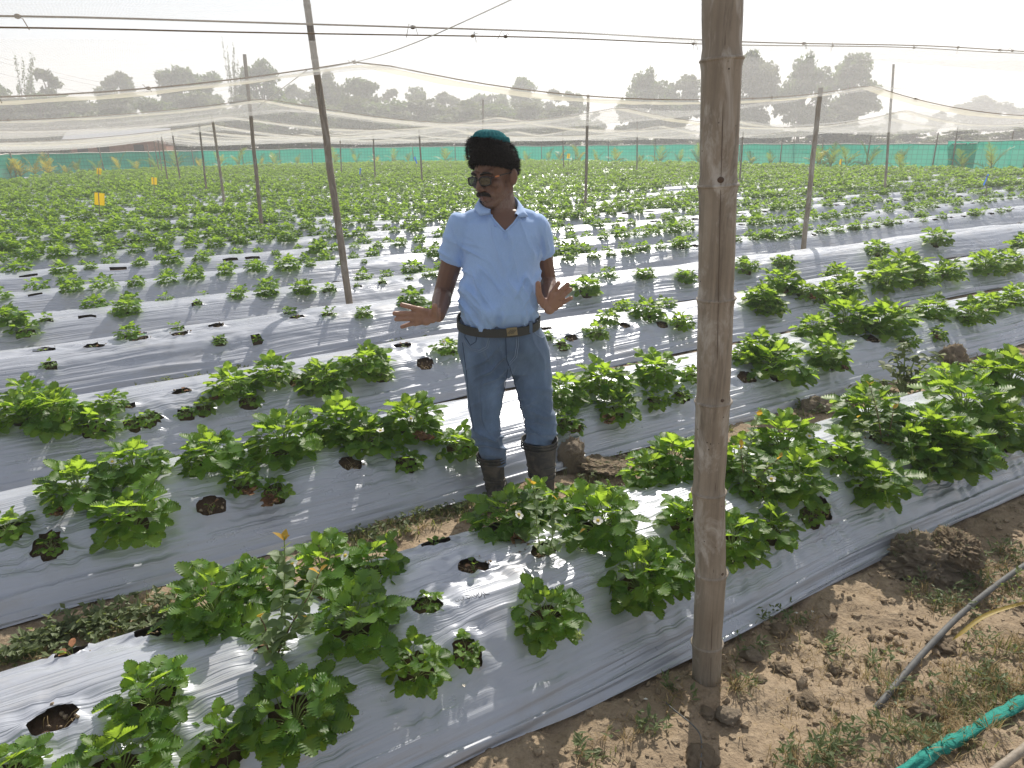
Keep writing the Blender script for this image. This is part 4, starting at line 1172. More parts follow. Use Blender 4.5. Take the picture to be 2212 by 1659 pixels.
man = empty('person', P(1118, 1085).to_2d().to_3d())
MO = man.location.copy()
def put(name, me, mats, parent=None):
    me.materials.clear()
    for m in (mats if isinstance(mats, list) else [mats]): me.materials.append(m)
    me.transform(Matrix.Translation(-MO)); me.name = name
    return link(name, me, parent or man)
def putmb(name, mb, mats, parent=None, smooth=True):
    return put(name, mb.data(name, [], smooth) if False else mesh_data(name, mb.v, mb.f, mats, smooth, mb.m), mats, parent) if not isinstance(mats, list) else _putl(name, mb, mats, parent, smooth)
def _putl(name, mb, mats, parent, smooth):
    me = mesh_data(name, mb.v, mb.f, mats, smooth, mb.m); me.transform(Matrix.Translation(-MO)); return link(name, me, parent or man)

# head frame: origin between the ears at eye height, -y is where the face looks
HEAD = Matrix.Translation(P(1067, 379, .03)) @ Matrix.Rotation(R(-37), 4, 'Z') @ Matrix.Rotation(R(9), 4, 'X') @ Matrix.Rotation(R(-3), 4, 'Y')
def hd(x, y, z): return HEAD @ Vector((x, y, z))
HR = HEAD.to_3x3()
body = MB()
body.ball(hd(0, .012, .035), (.074, .094, .088), 22, 14, HR)
body.ball(hd(0, -.028, -.04), (.062, .062, .074), 20, 12, HR)
body.ball(hd(0, -.058, -.104), (.026, .024, .018), 12, 8, HR)
for s in (-1, 1):
    cap(body, hd(s * .018, -.056, -.101), .018, hd(s * .056, .012, -.062), .020)
    cap(body, hd(s * .056, .012, -.062), .020, hd(s * .066, .02, -.005), .014)
    cap(body, hd(s * .046, -.070, .024), .011, hd(s * .012, -.086, .020), .011)
    body.ball(hd(s * .047, -.060, -.022), (.022, .022, .018), 12, 8, HR)
    body.ball(hd(s * .013, -.098, -.037), (.0095, .012, .0085), 10, 6, HR)
    body.ball(hd(s * .030, -.078, .001), (.015, .009, .010), 12, 8, HR)
    cap(body, hd(s * .030, -.074, -.062), .014, hd(s * .02, -.078, -.05), .012)
    er = HR @ Matrix.Rotation(s * R(-22), 3, 'Z') @ Matrix.Rotation(R(-12), 3, 'X')
    body.ball(hd(s * .083, .022, -.012), (.009, .020, .033), 12, 10, er); body.ball(hd(s * .079, .014, -.034), (.008, .010, .012), 10, 6, er)
cap(body, hd(0, -.088, .012), .0095, hd(0, -.108, -.028), .0125)
cap(body, hd(0, -.104, -.034), .010, hd(0, -.088, -.05), .010)
cap(body, hd(-.020, -.083, -.068), .0065, hd(.020, -.083, -.068), .0065); cap(body, hd(0, -.090, -.067), .007, hd(0, -.0895, -.0665), .007)
cap(body, hd(-.016, -.081, -.081), .0075, hd(.016, -.081, -.081), .0075); cap(body, hd(0, -.086, -.081), .008, hd(0, -.086, -.0812), .008)
NB_ = P(1086, 462, .035)
cap(body, hd(0, .022, -.045), .056, NB_, .060); cap(body, NB_, .062, NB_ + Vector((0, .01, -.05)), .085)
for s, px in ((-1, 1036), (1, 1135)): cap(body, NB_ + Vector((0, .015, -.01)), .05, P(px, 474, .04), .042)
for s in (-1, 1): cap(body, hd(s * .052, .018, -.055), .013, NB_ + Vector((s * .02, -.045, -.02)), .011)   # neck tendons
# chest under the shirt
def torso_rings(k):
    T_ = [(1086, 452, 36, .052, .03), (1086, 464, 62, .066, .03), (1085, 478, 82, .084, .025), (1085, 505, 88, .103, .02), (1084, 545, 85, .115, .01), (1082, 585, 83, .122, .0), (1081, 630, 86, .138, -.015), (1080, 665, 86, .142, -.022), (1078, 688, 82, .126, -.012), (1077, 705, 78, .112, 0)]
    out = []
    for cx, y, hw, d, dy in T_:
        c = P(cx, y, dy); out.append(ell_ring(c, hw * depth_of(c) / 1523 * k, d * k, 30))
    return out
body.rings(torso_rings(.93)[:6])
# arms: shoulder, elbow, wrist as they show
LS, LE, LW = P(996, 494, .03), P(957, 634, .05), P(947, 682, -.17)
RS, RE, RW = P(1160, 494, .03), P(1182, 606, .09), P(1187, 666, -.10)
chain(body, [LS, LS.lerp(LE, .5), LE], [.052, .047, .041]); chain(body, [LE, LE.lerp(LW, .35) + Vector((.0, 0, .002)), LW], [.041, .042, .027])
chain(body, [RS, RS.lerp(RE, .5), RE], [.050, .044, .039]); chain(body, [RE, RE.lerp(RW, .35), RW], [.039, .040, .026])
# hands: (knuckle, middle joint, fingertip) per finger, seen palm on
def hand(mb, wrist, heel, knuckles, fingers, thumb):
    for kn in knuckles: cap(mb, wrist, .019, kn, .0135)
    for a, b in zip(knuckles[:-1], knuckles[1:]):
        cap(mb, a, .013, b, .013); cap(mb, a.lerp(wrist, .45), .0155, b.lerp(wrist, .45), .0155)
    for h in heel: mb.ball(h[0], h[1], 12, 8)
    for f, rr in fingers: chain(mb, f, rr, 10)
    chain(mb, thumb[0], thumb[1], 10)
d = -.20
kL = [P(903, 668, d - .02), P(896, 678, d - .025), P(895, 688, d - .025), P(897, 698, d - .015)]
fr = [.0112, .0106, .0098]
hand(body, LW, [(P(934, 688, d - .005), (.020, .016, .020)), (P(920, 695, d - .01), (.022, .013, .016)), (P(930, 676, d), (.02, .014, .015))], kL,
     [([kL[0], P(886, 663, d - .045), P(868.5, 658.5, d - .055)], fr), ([kL[1], P(876, 677, d - .055), P(852.5, 677, d - .075)], fr), ([kL[2], P(877, 688.5, d - .055), P(856, 689.5, d - .075)], [.0107, .0102, .0094]), ([kL[3], P(883, 701, d - .04), P(868.5, 706, d - .055)], [.0098, .0094, .0086])],
     ([P(938, 684, d), P(939, 672, d - .035), P(939, 661, d - .055)], [.018, .0148, .0122]))
d = -.11
kR = [P(1193, 633, d - .01), P(1202, 638.5, d - .015), P(1208, 647, d - .012), P(1210, 657, d - .005)]
hand(body, RW, [(P(1176, 655, d), (.022, .015, .024)), (P(1198, 662, d), (.020, .014, .020)), (P(1188, 668, d), (.022, .015, .014))], kR,
     [([kR[0], P(1199.5, 622, d - .02), P(1206.5, 611.5, d - .03)], fr), ([kR[1], P(1214, 626, d - .03), P(1226.5, 614, d - .045)], fr), ([kR[2], P(1220, 636, d - .03), P(1232.5, 625, d - .042)], [.0107, .0102, .0094]), ([kR[3], P(1222, 650, d - .02), P(1234, 643.5, d - .03)], [.0098, .0094, .0086])],
     ([P(1169, 650, d), P(1163.5, 634, d - .02), P(1162.5, 613, d - .028)], [.018, .0142, .0118]))
bme = remesh(body, .0030, 2)
co = coords_of(bme); bx_, by_ = px_of(co)
hl = (co - np.array(HEAD.translation)) @ np.array(HR)                     # head-local
C = np.tile(np.array([.168, .088, .060]), (len(co), 1)); inhead = (np.abs(hl[:, 0]) < .1) & (np.abs(hl[:, 1]) < .13) & (hl[:, 2] > -.14) & (hl[:, 2] < .13)
def blend(mask, col): C[:] = C * (1 - mask[:, None]) + np.array(col) * mask[:, None]
palm = ((by_ > 600) & (by_ < 715) & ((bx_ < 952) & (co[:, 1] < YM - .16) | (bx_ > 1157) & (co[:, 1] < YM - .075))).astype(float)
blend(palm * .85, (.40, .225, .155))
palmcrease = palm * np.clip(vn3(co, 95, 5) - .25, 0, 1); blend(palmcrease * .9, (.20, .10, .07))
jaw = np.clip((-.052 - hl[:, 2] + np.clip(.03 - np.abs(hl[:, 1] + .045), -.06, 0) * .0) / .02, 0, 1) * inhead * np.clip((hl[:, 2] + .145) / .03, 0, 1)
side = np.clip((np.abs(hl[:, 0]) - .036) / .02, 0, 1) * np.clip((-.048 - hl[:, 2] - .3 * np.clip(-hl[:, 1], -.05, 0)) / .02, 0, 1) * inhead * (hl[:, 1] < .045) * (hl[:, 2] > -.13)
st_ = np.clip(np.maximum(jaw * (hl[:, 1] < .03), side), 0, 1) * np.clip(.45 + .8 * vn3(co, 260, 3), 0, 1); blend(st_ * .38, (.34, .30, .27))
lips = np.exp(-(((hl[:, 2] + .0745) / .011) ** 2 + (hl[:, 0] / .022) ** 2) ** 2) * (hl[:, 1] < -.07) * inhead; blend(lips * .7, (.17, .075, .06))
blend(np.exp(-(((hl[:, 2] - .002) / .013) ** 2 + ((np.abs(hl[:, 0]) - .031) / .022) ** 2) ** 2) * (hl[:, 1] < -.05) * inhead * .5, (.10, .05, .035))
blend(np.clip(vn3(co, 22, 9), 0, 1) * .2, (.15, .075, .05))
ca = bme.color_attributes.new('Col', 'FLOAT_COLOR', 'POINT'); ca.data.foreach_set('color', np.concatenate([C, np.ones((len(C), 1))], 1).astype(np.float32).ravel())
def mat_skin():
    t = NT('brown_skin'); a = t.node('VertexColor', layer_name='Col')
    n = t.noise(t.coords('Object'), 170, 3); x = t.node('BsdfPrincipled'); t.lk(a.outputs[0], x.inputs['Base Color'])
    x.inputs['Roughness'].default_value = .46; x.inputs['Specular IOR Level'].default_value = .45
    x.inputs['Subsurface Weight'].default_value = .10; x.inputs['Subsurface Radius'].default_value = (.012, .005, .003); x.inputs['Subsurface Scale'].default_value = 1.0
    t.lk(t.bump(n, .25, .0015), x.inputs['Normal']); return t.done(x.outputs[0])
M['skin'] = mat_skin()
put('body', bme, M['skin'])

M['hair'] = mat_simple('black_hair', (.018, .014, .012), .7, 0, .3, .4, 200)
M['frame'] = mat_simple('black_spectacle_frame', (.012, .012, .014), .35)
M['orange'] = mat_simple('orange_temple_tip', (.62, .20, .06), .45)
def mat_lens():
    t = NT('tinted_lens'); g = t.node('BsdfGlossy'); g.inputs['Roughness'].default_value = .05; g.inputs[0].default_value = (.8, .85, .8, 1)
    tp = t.node('BsdfTransparent'); tp.inputs[0].default_value = (.16, .165, .155, 1); m = t.node('MixShader'); m.inputs[0].default_value = .10
    t.lk(tp.outputs[0], m.inputs[1]); t.lk(g.outputs[0], m.inputs[2]); return t.done(m.outputs[0])
M['lens'] = mat_lens()
M['eyewhite'] = mat_simple('eye_white', (.55, .5, .45), .3, 0, .5, .05); M['iris'] = mat_simple('dark_iris', (.02, .012, .01), .2)
for s in (-1, 1):
    mb = MB(); mb.ball(hd(s * .031, -.0825, -.001), (.0105, .006, .0055), 12, 8, HR, 0); mb.ball(hd(s * .031 - .002, -.0875, -.0025), (.0045, .002, .0042), 10, 6, HR, 1)
    _putl('eye', mb, [M['eyewhite'], M['iris']], None, True)
    mb = MB(); pts = [hd(s * .012, -.098, .021), hd(s * .026, -.096, .027), hd(s * .042, -.086, .026), hd(s * .054, -.072, .018)]; mb.tube(pts, [.004, .0058, .005, .0025], 8); putmb('eyebrow', mb, M['hair'])
# moustache of short strands over a solid core
mb = MB(); rm = random.Random(4)
for s in (-1, 1):
    mb.tube([hd(0, -.1005, -.053), hd(s * .014, -.099, -.054), hd(s * .028, -.089, -.060), hd(s * .036, -.079, -.069)], [.0080, .0086, .0074, .003], 10)
for i in range(260):
    f = rm.uniform(-1, 1); x = f * .034; yb = -.102 + .62 * x * x / .036 * 1.0 * .9; p = Vector((x, yb, -.050 - abs(f) ** 1.5 * .012 + rm.uniform(-.003, .003))); dirn = Vector((f * .6 + rm.uniform(-.2, .2), -.25, -1)).normalized()
    a = hd(*p); b = hd(*(p + dirn * rm.uniform(.006, .012))); w = HR @ Vector((.0009, 0, 0)); mb.add([a - w, a + w, b], [(0, 1, 2)])
putmb('moustache', mb, M['hair'])
# spectacles
gl = MB(); lens = []
for s in (-1, 1):
    ctr = Vector((s * .0325, -.1015, -.003)); pts = []
    for k in range(24):
        an = 2 * math.pi * k / 24; x = .0255 * math.copysign(abs(math.cos(an)) ** .55, math.cos(an)); z = .0165 * math.copysign(abs(math.sin(an)) ** .6, math.sin(an)) - (.002 if math.cos(an) * s < 0 and math.sin(an) < 0 else 0)
        pts.append(ctr + Vector((x, .16 * (abs(ctr.x + x) - .03) * (1 if True else 0), z)))
    gl.tube([hd(*p) for p in pts + pts[:1]], .0030, 6, False); lens.append([hd(*p) for p in pts])
    gl.tube([hd(s * .057, -.097, .007), hd(s * .067, -.088, .009)], .0026, 6)
    gl.tube([hd(s * .067, -.090, .009), hd(s * .079, -.02, .008), hd(s * .083, .018, .006)], .0022, 6)
gl.tube([hd(-.008, -.103, .002), hd(0, -.106, .004), hd(.008, -.103, .002)], .0022, 6)
_g = putmb('spectacles', gl, M['frame'])
for L_ in lens:
    mb = MB(); mb.add(L_, [tuple(range(24))]); putmb('lens', mb, M['lens'], _g, False); bpy.data.objects[-1] if False else None
mb = MB(); mb.tube([hd(.071, -.082, .0088), hd(.075, -.060, .0086)], .0025, 8); putmb('temple_tip', mb, M['orange'], _g)

# hat: knitted teal crown and thick black fur band
def ring_h(a, b, z, n, tilt, cy=.012):
    a *= .96; b *= .96
    return [hd(a * math.cos(2 * math.pi * k / n), cy + b * math.sin(2 * math.pi * k / n), z - tilt * (b * math.sin(2 * math.pi * k / n))) for k in range(n)]
M['fur'] = mat_simple('black_fleece', (.014, .012, .012), .95, 0, .15, .5, 160, .8, .006)
M['teal'] = mat_simple('teal_knit', (.018, .15, .17), .95, 0, .1, .5, 260, .9, .004, (1, 1, .25))
NR = 40; TI = .40
band = [(.070, .092, .026), (.081, .102, .020), (.087, .109, .034), (.092, .113, .066), (.089, .109, .096), (.080, .098, .120), (.068, .084, .132)]
mb = MB(); mb.rings([[p + (p - hd(0, .012, .07)) * .055 * float(vn(k * .55, i * 1.3, 33)) for k, p in enumerate(ring_h(a, b, z, NR, TI))] for i, (a, b, z) in enumerate(band)], False)
hat = putmb('hat', mb, M['fur'])
mb = MB(); rf = random.Random(8); up_ = HR @ Vector((0, 0, 1))
for i in range(3800):
    f = rf.uniform(0.4, 5.8); j = int(f); w = f - j; a0 = band[j]; a1 = band[j + 1]; a, b, z = [q0 * (1 - w) + q1 * w for q0, q1 in zip(a0, a1)]
    an = rf.uniform(0, 6.283); l = rf.uniform(.008, .019)
    p = hd(a * math.cos(an), .012 + b * math.sin(an), z - TI * b * math.sin(an)); nrm = (HR @ Vector((math.cos(an) / a, math.sin(an) / b, (z - .086) / .05 * 4))).normalized()
    dr = (nrm + Vector((rf.uniform(-.6, .6), rf.uniform(-.6, .6), rf.uniform(-.7, .4)))).normalized(); sd = dr.orthogonal().normalized() * .0016
    mb.add([p - sd, p + sd, p + dr * l], [(0, 1, 2)])
fu = putmb('fur_tuft', mb, M['fur'], hat); fu['kind'] = 'stuff'
mb = MB(); NRT = 72
prof_t = [(.070, .086, .11), (.073, .089, .128), (.0735, .0895, .143), (.071, .087, .149), (.065, .079, .149), (.062, .076, .153), (.054, .066, .163), (.040, .049, .171), (.022, .027, .175), (.004, .005, .176)]
mb.rings([[p + (p - hd(0, .012, .1)) * (.030 if k % 3 == 0 else -.014) for k, p in enumerate(ring_h(a, b, z, NRT, TI * .62))] for a, b, z in prof_t])
putmb('knit_crown', mb, M['teal'], hat)

# ---- clothes
def mat_cloth(name, col, var, weave, bump, rough=.85, sheen=.2, stretch=(1, 1, 1), tr=0.0):
    t = NT(name); v = t.coords('Object', stretch); n = t.noise(v, 7, 5, .6); w = t.noise(v, weave, 2)
    c = t.ramp(n, [(.3, tuple(q * (1 - var) for q in col)), (.7, tuple(min(1, q * (1 + var)) for q in col))])
    c = t.mix(t.ramp(w, [(.35, .2), (.6, 0.0)]), c, tuple(q * .6 for q in col))
    p_ = t.pbr(c, rough, 0, .25, t.bump(w, bump, .002), sheen)
    if tr:
        b = t.node('BsdfTranslucent'); b.inputs[0].default_value = (*col, 1); m = t.node('MixShader'); m.inputs[0].default_value = tr; t.lk(p_, m.inputs[1]); t.lk(b.outputs[0], m.inputs[2]); p_ = m.outputs[0]
    return t.done(p_)
M['shirt'] = mat_cloth('light_blue_pique', (.37, .545, .88), .05, 420, .25, .8, .25)
M['denim'] = mat_cloth('faded_denim', (.125, .18, .275), .42, 520, .4, .9, .15, (1, 1, .5))
M['stitch'] = mat_simple('pale_stitching', (.21, .27, .37), .8); M['seam'] = mat_simple('dark_seam', (.035, .06, .11), .9)
M['belt'] = mat_simple('dark_grey_belt', (.045, .045, .042), .55, 0, .4, .2, 300); M['buckle'] = mat_simple('brass_buckle', (.30, .26, .17), .4, .75)
def mat_boot():
    t = NT('muddy_black_rubber'); v = t.coords('Object'); n = t.noise(v, 16, 7, .68, .5)
    f = t.ramp(n, [(.44, 0.0), (.62, .85)]); c = t.mix(f, (.020, .021, .021), (.115, .10, .08)); r = t.ramp(n, [(.4, .55), (.6, .95)])
    return t.done(t.pbr(c, r, 0, .5, t.bump(n, .3, .004)))
M['boot'] = mat_boot()
M['button'] = mat_simple('blue_button', (.30, .42, .75), .35)

sh = MB(); sh.rings(torso_rings(1.0))
LC, RC = P(973.5, 566, .035), P(1178, 553, .05)
def sleeve(mb, S, Cc, r0, r1, rc):
    mb.ball(S, r0, 16, 10); d = (Cc - S)
    pts = [S, S + d * .35, S + d * .7, Cc]; mb.tube(pts, [r0, r0 * .985, r1, rc], 20)
sleeve(sh, P(997, 492, .03), LC, .064, .059, .058); sleeve(sh, P(1158, 493, .03), RC, .062, .052, .049)
for px in (1022, 1148): cap(sh, P(1086, 462, .035), .052, P(px if px < 1086 else 1140, 478, .035), .052)
sh.ball(P(1092, 645, -.04), (.14, .125, .13), 20, 12)
sme = remesh(sh, .0055, 6)
co = coords_of(sme); nn = normals_of(sme); sx, sy = px_of(co)
def wr(ax, ay, f1, f2, seed):       # creases running along (ax, ay) in the picture
    u = (sx * ax + sy * ay) / 100; v = (-sx * ay + sy * ax) / 100
    return (1 - np.abs(vn(v * f1 + .35 * vn(u * 2, v * 2, seed + 5), u * f2, seed))) ** 3.5 * 2.2 - .6
front = np.clip(-nn[:, 1] * 1.4, 0, 1)
g = lambda x, y, r: np.exp(-(((sx - x) / r) ** 2 + ((sy - y) / r) ** 2))
disp = .0045 * wr(.55, .83, 6.5, 1.1, 1) * (g(1010, 620, 55) + .5 * g(1050, 660, 60)) + .004 * wr(-.35, .94, 7, 1.2, 2) * (g(1150, 580, 45) + .5 * g(1140, 640, 50))
disp += .005 * wr(.9, .45, 7, 1.4, 3) * (g(1010, 560, 30) + g(960, 540, 24)) + .004 * wr(.2, .98, 8, 1.6, 4) * (g(1165, 540, 30))
disp += .0035 * wr(.7, .7, 4, .8, 6) * np.clip((sy - 600) / 60, 0, 1) + .0022 * wr(.3, .95, 3.2, .7, 7)
disp += .004 * wr(.25, .97, 9, 1.5, 8) * np.clip((sy - 662) / 25, 0, 1)
disp *= 1 - .8 * g(972, 572, 24) - .8 * g(1182, 560, 22)
co2 = co + nn * np.clip(disp * 2.3, -.0045, .02)[:, None]; sme.vertices.foreach_set('co', co2.astype(np.float32).ravel()); sme.update()
# open neck: a slit running down from the collar
sx, sy = px_of(co2)
slit = (sy < 500) & (sy > 425) & (sx > 1091.5 - .88 * (500 - sy)) & (sx < 1091.5 + .86 * (500 - sy)) & (sx > 1046) & (sx < 1126) & (co2[:, 1] < YM + .03)
neckhole = (np.hypot((co2[:, 0] - NB_.x) / .062, (co2[:, 1] - NB_.y) / .064) < 1) & (co2[:, 2] > NB_.z - .04)
bvh_s = BVHTree.FromPolygons([tuple(v) for v in co2], [tuple(p.vertices) for p in sme.polygons])
del_faces(sme, slit | neckhole)
shirt = put('polo_shirt', sme, M['shirt'])
def on(bvh, x, y, lift=.002):
    r_ = ray(x, y).normalized(); h = bvh.ray_cast(Vector((0, 0, CAM_H)), r_)
    return None if h[0] is None else h[0] - r_ * lift
def line_on(bvh, pts, n=14, lift=.0015):
    out = []
    for a, b in zip(pts[:-1], pts[1:]):
        for i in range(n):
            w = i / n; q = on(bvh, a[0] + (b[0] - a[0]) * w, a[1] + (b[1] - a[1]) * w, lift)
            if q is not None: out.append(q)
    q = on(bvh, *pts[-1], lift)
    if q is not None: out.append(q)
    return out
# collar: a folded strip round the neck, open in front
def collar():
    top = [(1060, 452, -.035), (1046, 446, -.018), (1036, 434, .005), (1042, 424, .05), (1066, 418, .095), (1092, 417, .10), (1110, 424, .075), (1118, 436, .035), (1117, 450, .0), (1112, 462, -.03)]
    out_ = [(1057, 460, -.065), (1036, 466, -.062), (1024, 449, .0), (1030, 440, .07), (1062, 436, .125), (1095, 436, .125), (1122, 440, .09), (1134, 452, .035), (1141, 468, -.03), (1121, 468, -.058)]
    A = [P(*q) for q in top]; B = [P(*q) for q in out_]; mb = MB()
    def spl(pts, n):
        o = []
        for i in range(n):
            f = i / (n - 1) * (len(pts) - 1); j = min(int(f), len(pts) - 2); w = f - j
            p0, p1, p2, p3 = pts[max(j - 1, 0)], pts[j], pts[j + 1], pts[min(j + 2, len(pts) - 1)]
            o.append(.5 * ((2 * p1) + (p2 - p0) * w + (2 * p0 - 5 * p1 + 4 * p2 - p3) * w * w + (3 * p1 - p0 - 3 * p2 + p3) * w ** 3))
        return o
    n = 46; A = spl(A, n); B = [B[min(int(i / (n - 1) * (len(B) - 1)), len(B) - 2)].lerp(B[min(int(i / (n - 1) * (len(B) - 1)), len(B) - 2) + 1], i / (n - 1) * (len(B) - 1) - min(int(i / (n - 1) * (len(B) - 1)), len(B) - 2)) for i in range(n)]; st0 = [a + Vector((0, 0, -.035)) + (NB_ - a).to_2d().to_3d() * -.05 for a in A]
    rows_ = []
    for i in range(n):
        mid = A[i].lerp(B[i], .5) + Vector((0, -.003, .006)); rows_.append([st0[i], A[i].lerp(st0[i], .3), A[i], A[i].lerp(B[i], .18) + Vector((0, 0, .004)), mid, B[i], B[i] + (st0[i] - B[i]) * .10 + Vector((0, .003, -.002))])
    m = len(rows_[0]); mb.add([v for r in rows_ for v in r], [(i * m + j, i * m + j + 1, (i + 1) * m + j + 1, (i + 1) * m + j) for i in range(n - 1) for j in range(m - 1)])
    return mb
putmb('collar', collar(), M['shirt'], shirt)
# placket flaps beside the slit, buttons, sleeve hems
for pts, r in (([(1121, 466), (1110, 482), (1098, 494), (1092, 500)], .0045), ([(1057, 461), (1066, 474), (1080, 490), (1090, 500)], .0045), ([(1092, 500), (1096, 516), (1090, 516), (1086, 500)], .0016)):
    L_ = line_on(bvh_s, pts, 8, .001)
    if len(L_) > 2: mb = MB(); mb.tube(L_, r, 6); putmb('placket', mb, M['shirt'], shirt)
for x, y in ((1070.5, 487), (1062, 466)):
    q = on(bvh_s, x, y, .003)
    if q is not None: mb = MB(); mb.ball(q, (.0055, .0025, .0055), 10, 6); putmb('button', mb, M['button'], shirt)
for pts in ([(948, 553), (960, 561), (975, 565), (1000, 567)], [(1160, 560), (1178, 555), (1197, 543)], [(968, 481), (978, 500), (985, 520), (1000, 556)], [(1180, 476), (1176, 500), (1168, 530), (1162, 560)]):
    L_ = line_on(bvh_s, pts, 8, .0005)
    if len(L_) > 2: mb = MB(); mb.tube(L_, .0012, 5); putmb('seam', mb, M['shirt'], shirt)

# jeans
jn = MB(); rr_ = []
for cx, y, hw, d, dy in [(1077, 684, 81, .118, 0), (1079, 700, 86, .124, -.004), (1085, 725, 94, .126, 0), (1090, 752, 97, .124, .006), (1094, 782, 95, .112, .015), (1096, 800, 88, .10, .02)]:
    c = P(cx, y, dy); rr_.append(ell_ring(c, hw * depth_of(c) / 1523, d, 30, .06 if y < 710 else 0))
jn.rings(rr_)
def leg(mb, rows_, dfac=1.0, n=22):
    rs = []
    for cx, y, hw, dy in rows_:
        c = P(cx, y, dy); a = hw * depth_of(c) / 1523; rs.append(ell_ring(c, a, a * dfac, n, 0, 2.1))
    mb.rings(rs)
leg(jn, [(1047, 752, 50, 0), (1049, 800, 47.5, 0), (1048, 840, 42, -.005), (1047, 875, 38.5, -.012), (1048, 905, 35, -.012), (1051, 935, 33, -.005), (1058, 962, 31, .0), (1062, 992, 25, .01), (1065, 1010, 22, .01)], 1.05)
leg(jn, [(1142, 752, 46, .03), (1145, 800, 44, .03), (1151, 840, 39, .025), (1157, 875, 35.5, .02), (1161, 900, 32.5, .018), (1164, 925, 31, .02), (1166, 950, 29, .03), (1167, 985, 23, .03)], 1.05)
jme = remesh(jn, .0055, 6); co = coords_of(jme); nn = normals_of(jme); sx, sy = px_of(co)
disp = .007 * wr(.9, .35, 5.5, 1.0, 11) * (g(1050, 955, 34) + g(1165, 915, 34)) + .005 * wr(.95, -.2, 6, 1.1, 12) * (g(1055, 905, 40) + g(1160, 870, 40))
disp += .006 * wr(.75, -.6, 5, .9, 13) * g(1070, 800, 42) + .006 * wr(.75, .6, 5, .9, 14) * g(1130, 800, 42) + .0035 * wr(.2, .97, 3, .6, 15) + .004 * wr(.95, .1, 5, .9, 16) * np.clip((sy - 900) / 40, 0, 1)
co2 = co + nn * (disp * 2.0)[:, None]; jme.vertices.foreach_set('co', co2.astype(np.float32).ravel()); jme.update()
bvh_j = BVHTree.FromPolygons([tuple(v) for v in co2], [tuple(p.vertices) for p in jme.polygons])
jeans = put('jeans', jme, M['denim'])
for nm, pts, r, m_ in (('fly', [(1092, 724), (1093, 745), (1094, 775), (1099, 790)], .0022, 'seam'), ('fly', [(1119, 722), (1120, 745), (1116, 772), (1101, 788)], .0014, 'stitch'), ('fly', [(1115, 722), (1116, 745), (1112, 770), (1100, 785)], .0014, 'stitch'),
                       ('pocket_edge', [(1000, 727), (1006, 742), (1018, 753), (1036, 757), (1050, 749), (1055, 732), (1056, 716)], .0022, 'stitch'), ('pocket_edge', [(1001, 733), (1007, 747), (1019, 757), (1037, 761), (1053, 752), (1059, 733)], .0014, 'stitch'),
                       ('pocket_edge', [(1152, 712), (1158, 722), (1170, 730), (1184, 724)], .0020, 'stitch'), ('pocket_edge', [(1006, 708), (1004, 728), (1016, 746), (1028, 738), (1030, 724), (1006, 708)], .0016, 'seam'),
                       ('leg_seam', [(1101, 792), (1110, 820), (1122, 860), (1130, 900), (1138, 936)], .0022, 'seam'), ('leg_seam', [(1105, 800), (1114, 830), (1125, 862), (1133, 900), (1141, 936)], .0012, 'stitch'), ('leg_seam', [(1097, 795), (1092, 830), (1084, 870)], .0016, 'seam'), ('leg_seam', [(999, 740), (1007, 800), (1014, 870), (1024, 930)], .0016, 'seam')):
    L_ = line_on(bvh_j, pts, 8, .0006)
    if len(L_) > 2: mb = MB(); mb.tube(L_, r, 5); putmb(nm, mb, M[m_], jeans)
# belt, loops and buckle
bc = P(1077, 692, -.004); ba = 85.5 * depth_of(bc) / 1523; mb = MB()
def belt_ring(dz, grow): return [v + Vector((0, 0, dz)) for v in ell_ring(bc, ba + grow + .006, .135 + grow, 48, .16)]
mb.rings([belt_ring(-.020, .0), belt_ring(-.019, .004), belt_ring(.017, .004), belt_ring(.018, .0)], False)
belt = putmb('belt', mb, M['belt'], None, False)
bvh_b = BVHTree.FromPolygons([tuple(v) for v in mb.v], [f for f in mb.f])
q = on(bvh_b, 1106, 716, .003)
if q is not None:
    mb = MB(); mb.box(q, (.044, .008, .034), Matrix.Rotation(R(-6), 3, 'Y')); mb.build_ = None; bk = putmb('buckle', mb, M['buckle'], belt, False)
    mb = MB()
    for i in range(4): mb.box(q + Vector((-.011 + i * .007, -.0045, 0)), (.002, .003, .024), Matrix.Rotation(R(38), 3, 'Y'))
    putmb('buckle_ridge', mb, M['belt'], bk, False)
for x, y in ((1049, 708), (1147, 706), (1003, 690)):
    q = on(bvh_b, x, y, .003)
    if q is not None: mb = MB(); mb.box(q, (.013, .006, .050)); putmb('belt_loop', mb, M['denim'], jeans, False)
